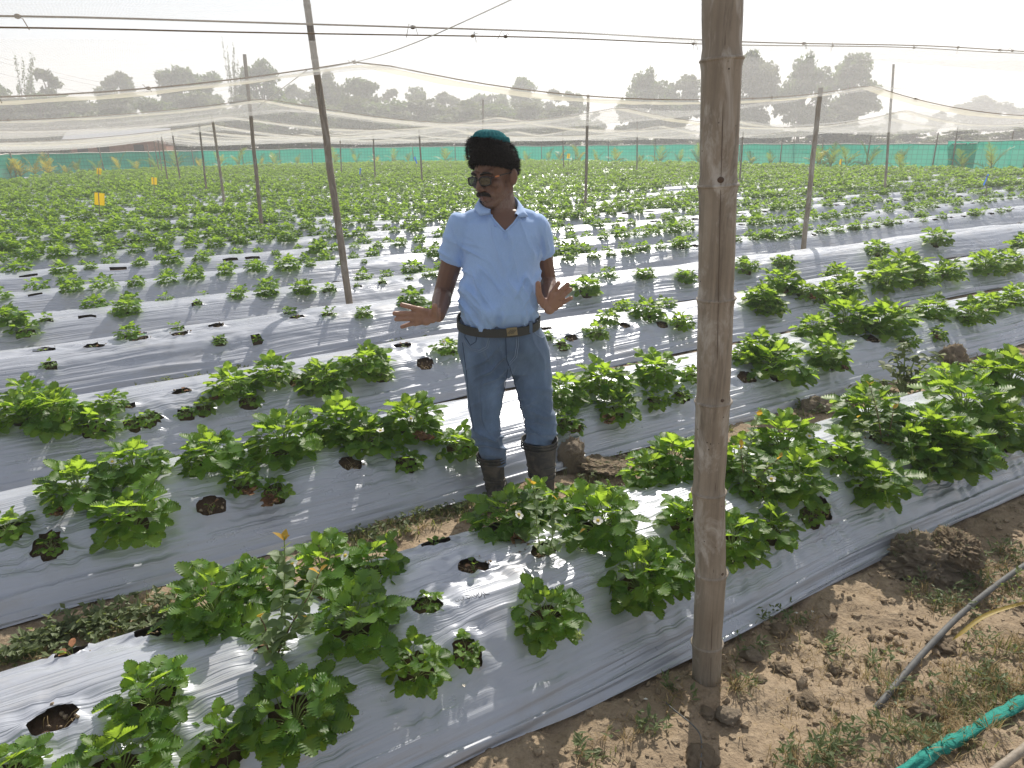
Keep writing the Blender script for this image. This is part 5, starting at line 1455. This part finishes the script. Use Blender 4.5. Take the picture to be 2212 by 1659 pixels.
# rubber boots
def boot(rows_, toe):
    mb = MB(); rs = []
    for cx, y, hw, dy in rows_:
        c = P(cx, y, dy); a = hw * depth_of(c) / 1523; rs.append(ell_ring(c, a, a * 1.02, 26, 0, 2.1))
    mb.rings(rs, False)
    c = P(rows_[0][0], rows_[0][1], rows_[0][3]); a = rows_[0][2] * depth_of(c) / 1523                 # rolled rim and inside of the shaft
    for k_, (dz, e) in enumerate(((-.010, .003), (-.024, .0025), (-.040, .002))):
        mb.tube(ell_ring(c + Vector((0, 0, dz + .010)), a + e, a + e, 26, 0, 2.1) + [ell_ring(c + Vector((0, 0, dz + .010)), a + e, a + e, 26, 0, 2.1)[0]], .0035, 6, False)
    return mb
for rows_, tx, lab in (([(1061, 982, 30, .008), (1064, 1010, 25, .01), (1069, 1040, 21.5, .012), (1074, 1066, 20, .015), (1077, 1085, 20, .02)], (1082, 1092), 'left'), ([(1165, 949, 38, .03), (1167, 975, 34, .03), (1170, 1010, 29.5, .03), (1171, 1040, 26.5, .035), (1172, 1070, 25, .04)], (1168, 1078), 'right')):
    mb = boot(rows_, tx); b = _putl('rubber_boot', mb, [M['boot']], None, True)
    an = P(rows_[-1][0], rows_[-1][1], rows_[-1][3]); fz = an.z; ft = MB()
    cap(ft, Vector((an.x, an.y + .015, fz - .0)), .048, Vector((an.x, an.y + .02, .045)), .045); cap(ft, Vector((an.x, an.y + .03, .04)), .04, Vector((an.x - .02, an.y - .13, .035)), .040)
    ft.box((an.x - .01, an.y - .05, .014), (.092, .26, .024)); fm = remesh(ft, .006, 4); put('foot', fm, M['boot'], b)
    for k_, yy in enumerate((.45, .55, .62)):          # creases across the ankle
        i0 = yy * (len(rows_) - 1); j = int(i0); w = i0 - j; cx, y, hw, dy = [p0 * (1 - w) + p1 * w for p0, p1 in zip(rows_[j], rows_[j + 1])]
        c = P(cx, y, dy); a = hw * depth_of(c) / 1523; rg = ell_ring(c, a + .001, a * 1.02 + .001, 26, .1 * (k_ - 1), 2.1); cr = MB(); cr.tube(rg + rg[:1], .004, 6, False); putmb('crease', cr, M['boot'], b)
tag(man, 'man in light blue polo shirt, jeans and fur-banded teal hat gesturing with both palms', 'person')
# ------------------------------------------------------------------ foreground: clods, stones, weeds, hose, net roll
rg = np.random.default_rng(77)
def rock_data(name, seed, mat, sub=3, rough=.28, flat=.75):
    bm = bmesh.new(); bmesh.ops.create_icosphere(bm, subdivisions=sub, radius=1.0); co = np.array([v.co for v in bm.verts])
    d = 1 + rough * 1.3 * vn3(co, 1.7, seed) + rough * .9 * vn3(co, 4.0, seed + 1) + rough * .75 * (1 - 2 * np.abs(vn3(co, 8, seed + 2))) + rough * .5 * vn3(co, 17, seed + 4) + rough * .3 * vn3(co, 37, seed + 5)
    co = co * d[:, None]; co[:, 2] *= flat; co[:, 2] = np.maximum(co[:, 2], -.35)
    for v, c in zip(bm.verts, co): v.co = c
    me = bpy.data.meshes.new(name); bm.to_mesh(me); bm.free(); me.materials.append(mat)
    for p in me.polygons: p.use_smooth = sub > 2
    return me
def gz(p): return float(ground_z(np.array([p.x]), np.array([p.y]))[0])
def place_rock(x, y, rpx, seed, mat, label, name='clod', z=0.0, flat=.75, cat='clod', sc3=(1, 1, 1), rough=.42):
    p = G(x, y, z); r = rpx * depth_of(p) / 1523; o = link(name, rock_data(name, seed, mat, 6 if rpx > 30 else 4, rough, flat), None, (p.x, p.y, z + r * .25), (0, 0, seed), (r * sc3[0], r * sc3[1], r * sc3[2]))
    if name == 'soil_mound':                         # crumbs and grass clinging to it
        rr = random.Random(seed); mb = MB(); vs_ = [v.co.copy() for v in o.data.vertices if v.co.z > .05]
        for i in range(240):
            c = rr.choice(vs_) * 1.0; s_ = rr.uniform(.012, .06) * (.6 if i % 3 else 1.2); mb.ball(c, (s_, s_ * rr.uniform(.6, 1.1), s_ * .7), 5, 4, Matrix.Rotation(rr.uniform(0, 3), 3, 'X'), 0)
        for i in range(200):
            c = rr.choice(vs_); a = rr.uniform(0, 6.28); l = rr.uniform(.12, .38); d = Vector((math.cos(a), math.sin(a), rr.uniform(.2, 1.4))).normalized(); w = Vector((-math.sin(a), math.cos(a), 0)) * .014
            mb.add([c - w, c + w, c + d * l * .6 + w * .8, c + d * l * .6 - w * .8, c + d * l - Vector((0, 0, l * .2))], [(0, 1, 2, 3), (3, 2, 4)], 1 if i % 2 else 2)
        q = mb.build('crumb_cover', [mat, M['weed'], M['drygrass']], o, False); q['kind'] = 'stuff'
    return tag(o, label, cat, 'clods and stones on the soil')
place_rock(2002, 1225, 60, 3, M['mud'], 'big rough grey soil mound against the nearest bed on the right', 'soil_mound', -.01, .7, 'mound', (1.2, 1.0, .95), .34)
place_rock(2065, 1195, 46, 14, M['clod'], 'brown lump of soil on the right shoulder of the grey mound', 'soil_mound', .06, .8, 'mound', (1.1, .8, .9), .34)
place_rock(1238, 1005, 28, 5, M['mud'], 'pointed grey mud lump just behind the man in the furrow', 'soil_mound', 0, 1.25, 'mound', (1, .9, 1.25), .32)
place_rock(1238, 972, 15, 8, M['mud'], 'small knob of mud topping the pointed mud lump', 'clod', .13, .9, 'clod', (1, 1, 1), .3)
place_rock(1300, 1015, 40, 9, M['clod'], 'low sandy mound beside the pointed mud lump', 'soil_mound', 0, .35, 'mound', (1.3, .8, .6))
place_rock(1765, 885, 24, 6, M['mud'], 'dark mud lump at the foot of the second bed', 'soil_mound', 0, .8, 'mound', (1.2, .8, .9), .36)
place_rock(2055, 785, 30, 7, M['clod'], 'brown clod heap in the furrow behind the tomato weed', 'soil_mound', 0, .9, 'mound', (1.1, .8, 1), .36)
STONES = [(2038, 1398, 23, 'rounded tan stone lying beside the grey hose'), (1802, 1447, 13, 'small pale stone in the middle of the bare soil'), (1622, 1418, 17, 'upright grey clod at the film edge right of the thick pole'), (1572, 1548, 20, 'dark clod inside the thick pole shadow'),
          (1515, 1640, 26, 'large sunlit tan clod at the bottom edge'), (1528, 1545, 14, 'small clod at the left of the pole shadow'), (1688, 1445, 14, 'flat clod right of the pole foot'), (1640, 1470, 12, 'small crumbly clod near the pole foot'),
          (1745, 1515, 18, 'pale broad clod between the pole and the hose'), (1885, 1380, 10, 'small stone just left of the hose'), (1990, 1535, 28, 'flat tan earth slab below the buried end of the hose'), (1685, 1365, 17, 'lumpy clod by the film edge in half shade')]
for i, (x, y, r, lab) in enumerate(STONES): place_rock(x, y, r, 20 + i * 3, M['clod'] if i not in (2, 3) else M['mud'], lab, 'stone' if 'stone' in lab else 'clod', -.004, .5, 'stone' if 'stone' in lab else 'clod')
# crumbs of soil, too many to count
def crumbs(n, area, s0, s1, seed, mat, name, label):
    bm = bmesh.new(); bmesh.ops.create_icosphere(bm, subdivisions=1, radius=1.0); bv = np.array([v.co for v in bm.verts]); bf = np.array([[v.index for v in f.verts] for f in bm.faces]); bm.free()
    V = []; F = []; r = np.random.default_rng(seed); k = 0
    while k < n:
        x, y = r.uniform(area[0], area[1]), r.uniform(area[2], area[3]); s, t = to_st(x, y)
        if any(abs(s - q) < BED_HW + .015 for q in BED_S[:6]): k += 1; continue
        sz = s0 + (s1 - s0) * r.random() ** 4
        d = 1 + .48 * r.normal(size=len(bv)) * .5; v = bv * d[:, None] * np.array([1, r.uniform(.7, 1.2), r.uniform(.55, .85)]) * sz
        a = r.uniform(0, 6.28); v = np.stack([v[:, 0] * math.cos(a) - v[:, 1] * math.sin(a), v[:, 0] * math.sin(a) + v[:, 1] * math.cos(a), v[:, 2]], -1)
        V.append(v + np.array([x, y, float(ground_z(np.array([x]), np.array([y]))[0]) + sz * .25])); F.append(bf + len(bv) * (len(V) - 1)); k += 1
    o = link(name, mesh_data(name, np.concatenate(V), np.concatenate(F), mat, False)); return tag(o, label, 'soil', None, 'stuff')
crumbs(9000, (-.3, 2.9, 1.0, 2.9), .0018, .016, 5, M['clod'], 'soil_crumbs', 'crumbled dry soil strewn over the bare strip at the lower right')
crumbs(1500, (-2.2, 3.6, 1.7, 5.4), .004, .024, 6, M['clod'], 'furrow_crumbs', 'crumbled soil lying in the furrows between the beds')

def blades(patches, name, label, mats, seed):
    """patches: x, y, radius (picture), count, length, width, kind(0 grass,1 broad), material index"""
    r = np.random.default_rng(seed); V = []; F = []; MI = []; n = 0
    for (x, y, rp, cnt, ln, wd, kind, mi) in patches:
        c = G(x, y, .02); R_ = rp * depth_of(c) / 1523
        ncl = max(3, cnt // 9); cl = r.normal(size=(ncl, 2)) * R_ * .55
        for q in range(cnt):
            o = cl[r.integers(ncl)] + r.normal(size=2) * R_ * .09
            px, py = c.x + o[0], c.y + o[1] * .8; s, t = to_st(px, py)
            if any(abs(s - b) < BED_HW - .01 for b in BED_S[:7]): continue
            z = float(ground_z(np.array([px]), np.array([py]))[0]); az = r.uniform(0, 6.28); el = r.uniform(.25, 1.35) if kind == 0 else r.uniform(-.1, .9)
            L = ln * r.uniform(.5, 1.25); w = wd * r.uniform(.7, 1.2); d = np.array([math.cos(az) * math.cos(el), math.sin(az) * math.cos(el), math.sin(el)]); sd = np.array([-math.sin(az), math.cos(az), r.uniform(-.3, .3)])
            b = np.array([px, py, z - .002]) + (np.array([0, 0, r.uniform(0, .05)]) if kind == 1 else 0)
            if kind == 0:
                p1 = b + d * L * .5; p2 = b + d * L * .95 - np.array([0, 0, L * .22])
                V += [b - sd * w, b + sd * w, p1 - sd * w * .8, p1 + sd * w * .8, p2]; F += [(n, n + 1, n + 3), (n, n + 3, n + 2), (n + 2, n + 3, n + 4)]; MI += [mi] * 3; n += 5
            else:
                p1 = b + d * L * .45; p2 = b + d * L; up = np.array([0, 0, w * .35])
                V += [b, p1 - sd * w + up, p1 - up * .3, p1 + sd * w + up, p2 - up * .5]; F += [(n, n + 2, n + 1), (n, n + 3, n + 2), (n + 1, n + 2, n + 4), (n + 2, n + 3, n + 4)]; MI += [mi] * 4; n += 5
    o = link(name, mesh_data(name, np.array(V), np.array(F[0:]) if all(len(f) == 3 for f in F) else F, mats, False, MI)); return tag(o, label, 'weeds', None, 'stuff')
WM = [M['grass'], M['weed'], M['drygrass']]
fp = []
for x, y, rp, c in ((40, 1405, 80, 260), (130, 1378, 80, 260), (215, 1350, 70, 220), (300, 1325, 60, 180), (370, 1310, 50, 110)): fp += [(x, y, rp, c, .038, .010, 1, 1), (x, y, rp, c // 3, .06, .0022, 0, 0), (x, y, rp, c // 4, .05, .002, 0, 2)]
for x, y, rp, c in ((720, 1168, 60, 170), (800, 1140, 70, 260), (880, 1118, 70, 300), (960, 1095, 70, 300), (1010, 1085, 60, 200), (1090, 1040, 60, 200), (1290, 1020, 70, 220), (1340, 1000, 70, 200), (1400, 965, 50, 120)): fp += [(x, y, rp, c, .055, .0026, 0, 0), (x, y, rp, c // 3, .05, .0022, 0, 2), (x, y, rp, c // 3, .03, .008, 1, 1)]
for x, y, rp, c in ((330, 830, 60, 160), (420, 812, 50, 160), (500, 798, 40, 110), (860, 738, 40, 120), (920, 726, 40, 130), (1130, 700, 30, 60), (1760, 880, 50, 160), (1830, 860, 50, 140), (1540, 915, 40, 90), (2140, 790, 70, 220), (2060, 800, 60, 160)): fp += [(x, y, rp, c, .07, .004, 0, 0), (x, y, rp, c // 2, .04, .012, 1, 1)]
blades(fp, 'furrow_weeds', 'low weeds and grass growing in the furrows between the beds', WM, 3)
bp = []
for x, y, rp, c, g_ in ((2110, 1240, 80, 300, 1), (2060, 1290, 60, 150, 1), (2165, 1195, 60, 200, 1), (2160, 1290, 50, 90, 1), (2010, 1275, 50, 90, 1), (1600, 1395, 60, 60, 1), (1665, 1335, 60, 70, 1), (1740, 1330, 50, 60, 1), (1590, 1465, 26, 40, 0), (1790, 1390, 60, 70, 1), (1700, 1640, 60, 90, 1), (1780, 1625, 60, 110, 1), (1850, 1590, 70, 140, 1), (1930, 1480, 60, 80, 0), (2000, 1590, 80, 200, 0), (2080, 1540, 90, 260, 0), (2160, 1490, 90, 240, 0), (2190, 1400, 70, 150, 0), (2110, 1450, 60, 100, 0), (1900, 1420, 50, 60, 1), (1390, 1560, 60, 60, 1), (1300, 1610, 60, 60, 1), (1460, 1500, 40, 40, 1)):
    bp += [(x, y, rp, int(c * (.75 if g_ else .4)), .030 if g_ else .028, .005 if g_ else .0045, 1, 1), (x, y, rp, int(c * .7) if not g_ else c // 4, .075 if not g_ else .05, .0015, 0, 0), (x, y, rp, int(c * 1.5) if not g_ else c // 2, .075, .0012, 0, 2)]
bp += [(1750, 1500, 330, 420, .045, .0011, 0, 2), (1950, 1400, 260, 260, .045, .0011, 0, 2), (1650, 1400, 200, 160, .04, .0012, 0, 2)]
blades(bp, 'bank_weeds', 'weeds, grass and dry straw on the bare soil at the lower right', WM, 4)

# black irrigation hose
def sm(pts, n=8):
    out = []
    for i in range(len(pts) - 1):
        p0, p1, p2, p3 = pts[max(i - 1, 0)], pts[i], pts[i + 1], pts[min(i + 2, len(pts) - 1)]
        for k in range(n):
            w = k / n; out.append(.5 * ((2 * p1) + (p2 - p0) * w + (2 * p0 - 5 * p1 + 4 * p2 - p3) * w * w + (3 * p1 - p0 - 3 * p2 + p3) * w ** 3))
    return out + [pts[-1]]
hp = [G(1875, 1545, -.02), G(1907, 1513, .018)] + [G(x, y, .03) for x, y in ((1984, 1422), (2068, 1334), (2138, 1275), (2212, 1222), (2330, 1150))]
mb = MB(); mb.tube(sm(hp), .0098, 12); o = mb.build('irrigation_hose', M['hose']); tag(o, 'grey irrigation hose half buried in the soil at the lower right', 'hose')
# rolled green shade net
M['greenroll'] = mat_simple('green_net_roll', (.03, .26, .215), .8, 0, .2, .25, 130, .8, .004, (1, 3, 1))
rp0 = sm([G(1930, 1680, .02), G(2000, 1633, .03), G(2068, 1597, .035), (G(2140, 1555, .04)), G(2212, 1516, .045), G(2330, 1460, .05)], 14); mb = MB(); n = 14; rs = []
for i, p in enumerate(rp0):
    d_ = (rp0[min(i + 1, len(rp0) - 1)] - rp0[max(i - 1, 0)]).normalized(); a = d_.cross(Vector((0, 0, 1))).normalized(); b = a.cross(d_)
    rs.append([p + (a * math.cos(k * 2 * math.pi / n) * 1.25 + b * math.sin(k * 2 * math.pi / n) * .75) * (.0125 + .005 * float(vn(i * .35, k * .9, 95)) + .003 * math.sin(k * 2.4 + i * .12)) for k in range(n)])
mb.rings(rs); rl_ = mb.build('net_roll', [M['greenroll']]); tag(rl_, 'twisted roll of green shade net lying in the lower right corner', 'net')
bb = bamboo('bamboo_stick', G(2120, 1690, .05), G(2260, 1580, .09), .012, .011, [.3, .7], M['bamboo'], 12, 50)[0]; tag(bb, 'short bamboo stick poking into the lower right corner', 'stick')
# long drooping dry blade from the right edge
lp = sm([G(2330, 1275, .14), G(2212, 1303, .13), G(2130, 1330, .10), G(2080, 1365, .06), G(2058, 1382, .03)], 8); V = []; nL = len(lp)
for i, p in enumerate(lp):
    w = .014 * math.sin(math.pi * min(1, .35 + .65 * (1 - i / nL))) * (1 - (i / nL) ** 4); V += [p + Vector((.3, .9, .35)) * w, p + Vector((0, 0, -.004)), p - Vector((.3, .9, -.1)) * w]
F = [(i * 3 + j, i * 3 + j + 1, (i + 1) * 3 + j + 1, (i + 1) * 3 + j) for i in range(nL - 1) for j in (0, 1)]
M['blade'] = mat_leaf('drying_long_blade', (.34, .26, .06), (.40, .30, .08), (.55, .45, .08), .35, .5, .1)
o = link('dry_blade', mesh_data('dry_blade', [tuple(v) for v in V], F, M['blade'])); tag(o, 'long drooping yellow-brown grass blade reaching in from the right edge', 'leaf')
mb = MB(); mb.tube(sm([G(1440, 1518, .01), G(1452, 1530, .015), G(1500, 1570, .02), G(1515, 1600, .02), G(1513, 1665, .02)], 8), .0022, 6); o = mb.build('cord', M['hose']); tag(o, 'thin dark cord lying on the soil left of the pole shadow', 'cord')
for i, (x, y, lab) in enumerate(((1720, 1324, 'white fallen petal lying on the soil by the film edge'), (1755, 1321, 'second white petal just right of the first by the film edge'), (1000, 1433, 'white petal fallen on the nearest film'), (1395, 1510, 'white petal in the dark soil below the film'))):
    k_, t_, u_ = bed_of(x, y, .1) if i == 2 else (0, 0, 0); p = G(x, y, .012)
    if i == 2: k_, t_, u_ = bed_of(x, y, .22); p = bed_pt(k_, t_, u_, .006)
    mb = MB(); mb.add([(-.007, 0, 0), (0, .005, .0015), (.008, .001, .0005), (0, -.005, .0015)], [(0, 3, 2, 1)]); o = mb.build('petal', M['petal'], loc=p, rot=(.1, .05, i)); tag(o, lab, 'petal')

# teal strings pegged over the beds
for a, b, lab in (((171, 838, .02), (316, 724, .25), 'teal string slanting over the fourth bed on the left'), ((-30, 786, .25), (56, 824, .05), 'teal string end at the left edge, dropping behind the third bed'), ((782, 677, .22), (903, 722, .02), 'teal string running down the fourth bed below the outstretched hand'),
                  ((943, 714, .02), (978, 652, .24), 'teal string behind the elbow of the outstretched arm'), ((1314, 616, .22), (1376, 646, .02), 'teal string right of the man, falling to the right'), ((1424, 632, .02), (1466, 582, .24), 'teal string right of the man, rising to the right')):
    p0, p1 = G(*a), G(*b); mb = MB(); mb.tube([p0.lerp(p1, i / 10) + Vector((0, 0, .012 + .05 * math.sin(math.pi * i / 10))) for i in range(11)], .0022, 5); o = mb.build('string', M['teal_string']); tag(o, lab, 'string', 'teal strings')
pk = G(928, 722, 0); mb = MB(); mb.tube([pk, pk + Vector((.002, 0, .16))], .009, 7); o = mb.build('wooden_peg', M['bamboo']); tag(o, 'short wooden peg in the furrow below the elbow', 'peg')

# printed mark on the nearest film, running upside down
ink = mat_simple('grey_print', (.16, .17, .19), .5)
marks = [[(770, 268), (766, 318), (745, 338), (720, 348)], [(790, 255), (830, 296), (862, 302), (900, 293)], [(808, 308), (815, 342), (830, 370)], [(708, 266), (722, 312)], [(684, 284), (692, 318), (660, 336), (628, 302)], [(600, 314), (610, 350)],
         [(495, 318), (530, 322), (575, 330), (572, 358), (542, 368), (518, 350)], [(415, 386), (440, 400), (470, 376), (465, 345), (440, 346)], [(330, 406), (352, 418), (396, 410), (385, 386)]]
mb = MB()
for mk in marks:
    pts = []
    for cx, cy_ in mk:
        x, y = (1700 + cx * .2362) / 1.808, (2250 + cy_ * .2362) / 1.808; z = .23
        for _ in range(4): k_, t_, u_ = bed_of(x, y, z); z = bed_z(k_, t_, u_) + .005
        pts.append(G(x, y, z))
    mb.tube(sm(pts, 4), .0013, 4)
o = mb.build('film_print', ink); tag(o, 'faint grey printed lettering and leaf mark on the nearest film', 'print')

# ------------------------------------------------------------------ pale saplings and the tomato weed among the strawberries
def ovate(L, W, fold=.3, curl=.2):
    v = [(0, 0, 0)]; f = []; n = 5
    for i in range(1, n):
        x = i / n; w = W * .5 * math.sin(math.pi * x ** .85); v += [(x * L, w, fold * w - curl * x * x * L), (x * L, 0, -curl * x * x * L), (x * L, -w, fold * w - curl * x * x * L)]
    v.append((L, 0, -curl * L)); e = len(v) - 1
    f += [(0, 2, 1), (0, 3, 2)]
    for i in range(n - 2):
        a = 1 + i * 3; f += [(a, a + 1, a + 4, a + 3), (a + 1, a + 2, a + 5, a + 4)]
    a = 1 + (n - 2) * 3; f += [(a, a + 1, e), (a + 1, a + 2, e)]; return v, f
OV = []
for mt in ('sapleaf', 'saptip', 'weed'):
    v, f = ovate(.034, .021); OV.append(mesh_data('leaf', v, f, M[mt]))
def sapling(base, tips, lab, seed, leafs=1.0):
    r = random.Random(seed); root = empty('sapling', base)
    for tp in tips:
        d = tp - base; pts = sm([Vector((0, 0, -.01)), d * .35 + Vector((r.uniform(-.015, .015), 0, .01)), d * .7 + Vector((r.uniform(-.012, .012), 0, .005)), d], 5); mb = MB(); mb.tube(pts, [.0032 * (1 - .65 * i / len(pts)) for i in range(len(pts))], 6); mb.build('stem', M['stem'] if r.random() < .6 else M['redstem'], root)
        n = int(d.length / .0088)
        for i in range(n):
            s_ = .16 + .84 * i / n; p = pts[min(len(pts) - 1, int(s_ * (len(pts) - 1)))]; top = s_ > .93
            link('leaf', OV[1] if top else OV[0], root, loc=p, rot=(r.uniform(-.5, .5), r.uniform(-.75, .35) if not top else -1.0, i * 2.4 + r.uniform(-.4, .4)), scale=leafs * r.uniform(.8, 1.4) * (.75 if s_ > .85 else 1.0))
    tag(root, lab, 'sapling', 'pale leafy saplings')
def film_pt(x, y):
    z = .2
    for _ in range(5): k_, t_, u_ = bed_of(x, y, z); z = bed_z(k_, t_, max(-.95, min(.95, u_)))
    return G(x, y, z - .02)
b = film_pt(590, 1428); sapling(b, [PY(614, 1158, b.y + .05), PY(692, 1232, b.y + .02), PY(560, 1330, b.y - .03), PY(660, 1330, b.y - .04)], 'tall pale sapling with yellow tips on the nearest bed, left part', 2, 1.1)
b = film_pt(1174, 1210); sapling(b, [PY(1150, 1040, b.y + .02), PY(1205, 1075, b.y), PY(1255, 1150, b.y - .02)], 'pale sapling in a film hole right in front of the boots', 3, .95)
b = film_pt(1600, 1070); sapling(b, [PY(1640, 892, b.y + .03), PY(1600, 960, b.y), PY(1690, 985, b.y)], 'thin sapling with orange tips just right of the thick pole', 4, 1.0)
b = film_pt(1908, 968); sapling(b, [PY(1876, 826, b.y + .03), PY(1930, 880, b.y), PY(1850, 900, b.y)], 'brown-stemmed sapling among the dense plants on the right', 5, 1.0)
def tomato():
    b = G(1950, 850, .0); root = empty('tomato_weed', b); r = random.Random(6)
    for tp in [(1952, 738), (1985, 765), (1905, 790), (2035, 765), (1890, 830), (2080, 800), (1960, 800), (2020, 820), (2120, 815), (1925, 760)]:
        t_ = PY(tp[0], tp[1], b.y + r.uniform(-.12, .1)); d = t_ - b; pts = sm([Vector((0, 0, 0)), d * .4 + Vector((0, 0, .05)), d * .75 + Vector((0, 0, .04)), d], 5); mb = MB(); mb.tube(pts, [.006 * (1 - .65 * i / len(pts)) for i in range(len(pts))], 6); mb.build('stem', M['stem'], root)
        n = int(d.length / .014)
        for i in range(n):
            s_ = .15 + .85 * i / n; p = pts[min(len(pts) - 1, int(s_ * (len(pts) - 1)))]
            link('leaf', OV[2], root, loc=p, rot=(r.uniform(-.5, .5), r.uniform(-.5, .6), i * 2.4 + r.uniform(-.5, .5)), scale=r.uniform(1.2, 2.1))
    tag(root, 'straggling tomato-like weed growing between the first two beds on the right', 'weed')
tomato()

# ------------------------------------------------------------------ dry stalks, spilt soil and tiny sprouts in the empty holes
def hole_litter():
    r = random.Random(9); mb = MB(); n = 0
    for k in range(4):
        for (t, u, hr) in HOLES[k]:
            if not in_view(bed_pt(k, t, u)) or any(q[0] == k and abs(q[1] - t) < .03 and abs(q[2] - u) < .06 for q in PLANTS): continue
            c = bed_pt(k, t, u, -.024)
            for i in range(7):
                a = r.uniform(0, 6.28); d = hr * .7 * r.random() ** .5; p = c + Vector((d * math.cos(a), d * math.sin(a), 0)); l = r.uniform(.015, .05)
                q = p + Vector((r.uniform(-1, 1) * l, r.uniform(-1, 1) * l, r.uniform(.1, .9) * l)); mb.tube([p, p.lerp(q, .5) + Vector((0, 0, .006)), q], .0012, 4, False, 0)
            for i in range(9):
                a = r.uniform(0, 6.28); d = hr * r.uniform(.2, 1.5); s_ = r.uniform(.003, .009); rot = Matrix.Rotation(r.uniform(0, 3), 3, 'X') @ Matrix.Rotation(r.uniform(0, 3), 3, 'Z')
                zz = c + Vector((d * math.cos(a), d * math.sin(a), .004 if d < hr else .028)); mb.ball(zz, (s_, s_ * r.uniform(.6, 1), s_ * .7), 5, 3, rot, 1)
            if r.random() < .6:
                for i in range(r.choice((3, 4, 6))):
                    a = r.uniform(0, 6.28); v, f = leaflet(r.uniform(.018, .032), r.uniform(.015, .026), .4, .2, 3, r.random() * 6); m = Matrix.Rotation(a, 4, 'Z') @ Matrix.Rotation(-r.uniform(0, .9), 4, 'Y'); o_ = c + Vector((.012 * math.cos(a), .012 * math.sin(a), r.uniform(.01, .04)))
                    mb.add([m @ Vector(p) + o_ for p in v], f, 2 if r.random() < .65 else 3); mb.tube([c, o_], .0012, 4, False, 4)
    o = mb.build('hole_litter', [M['drygrass'], M['clod'], M['straw'], M['dead'], M['stem']]); tag(o, 'dry stalks, crumbs and tiny sprouts in the empty planting holes', 'litter', None, 'stuff')
hole_litter()
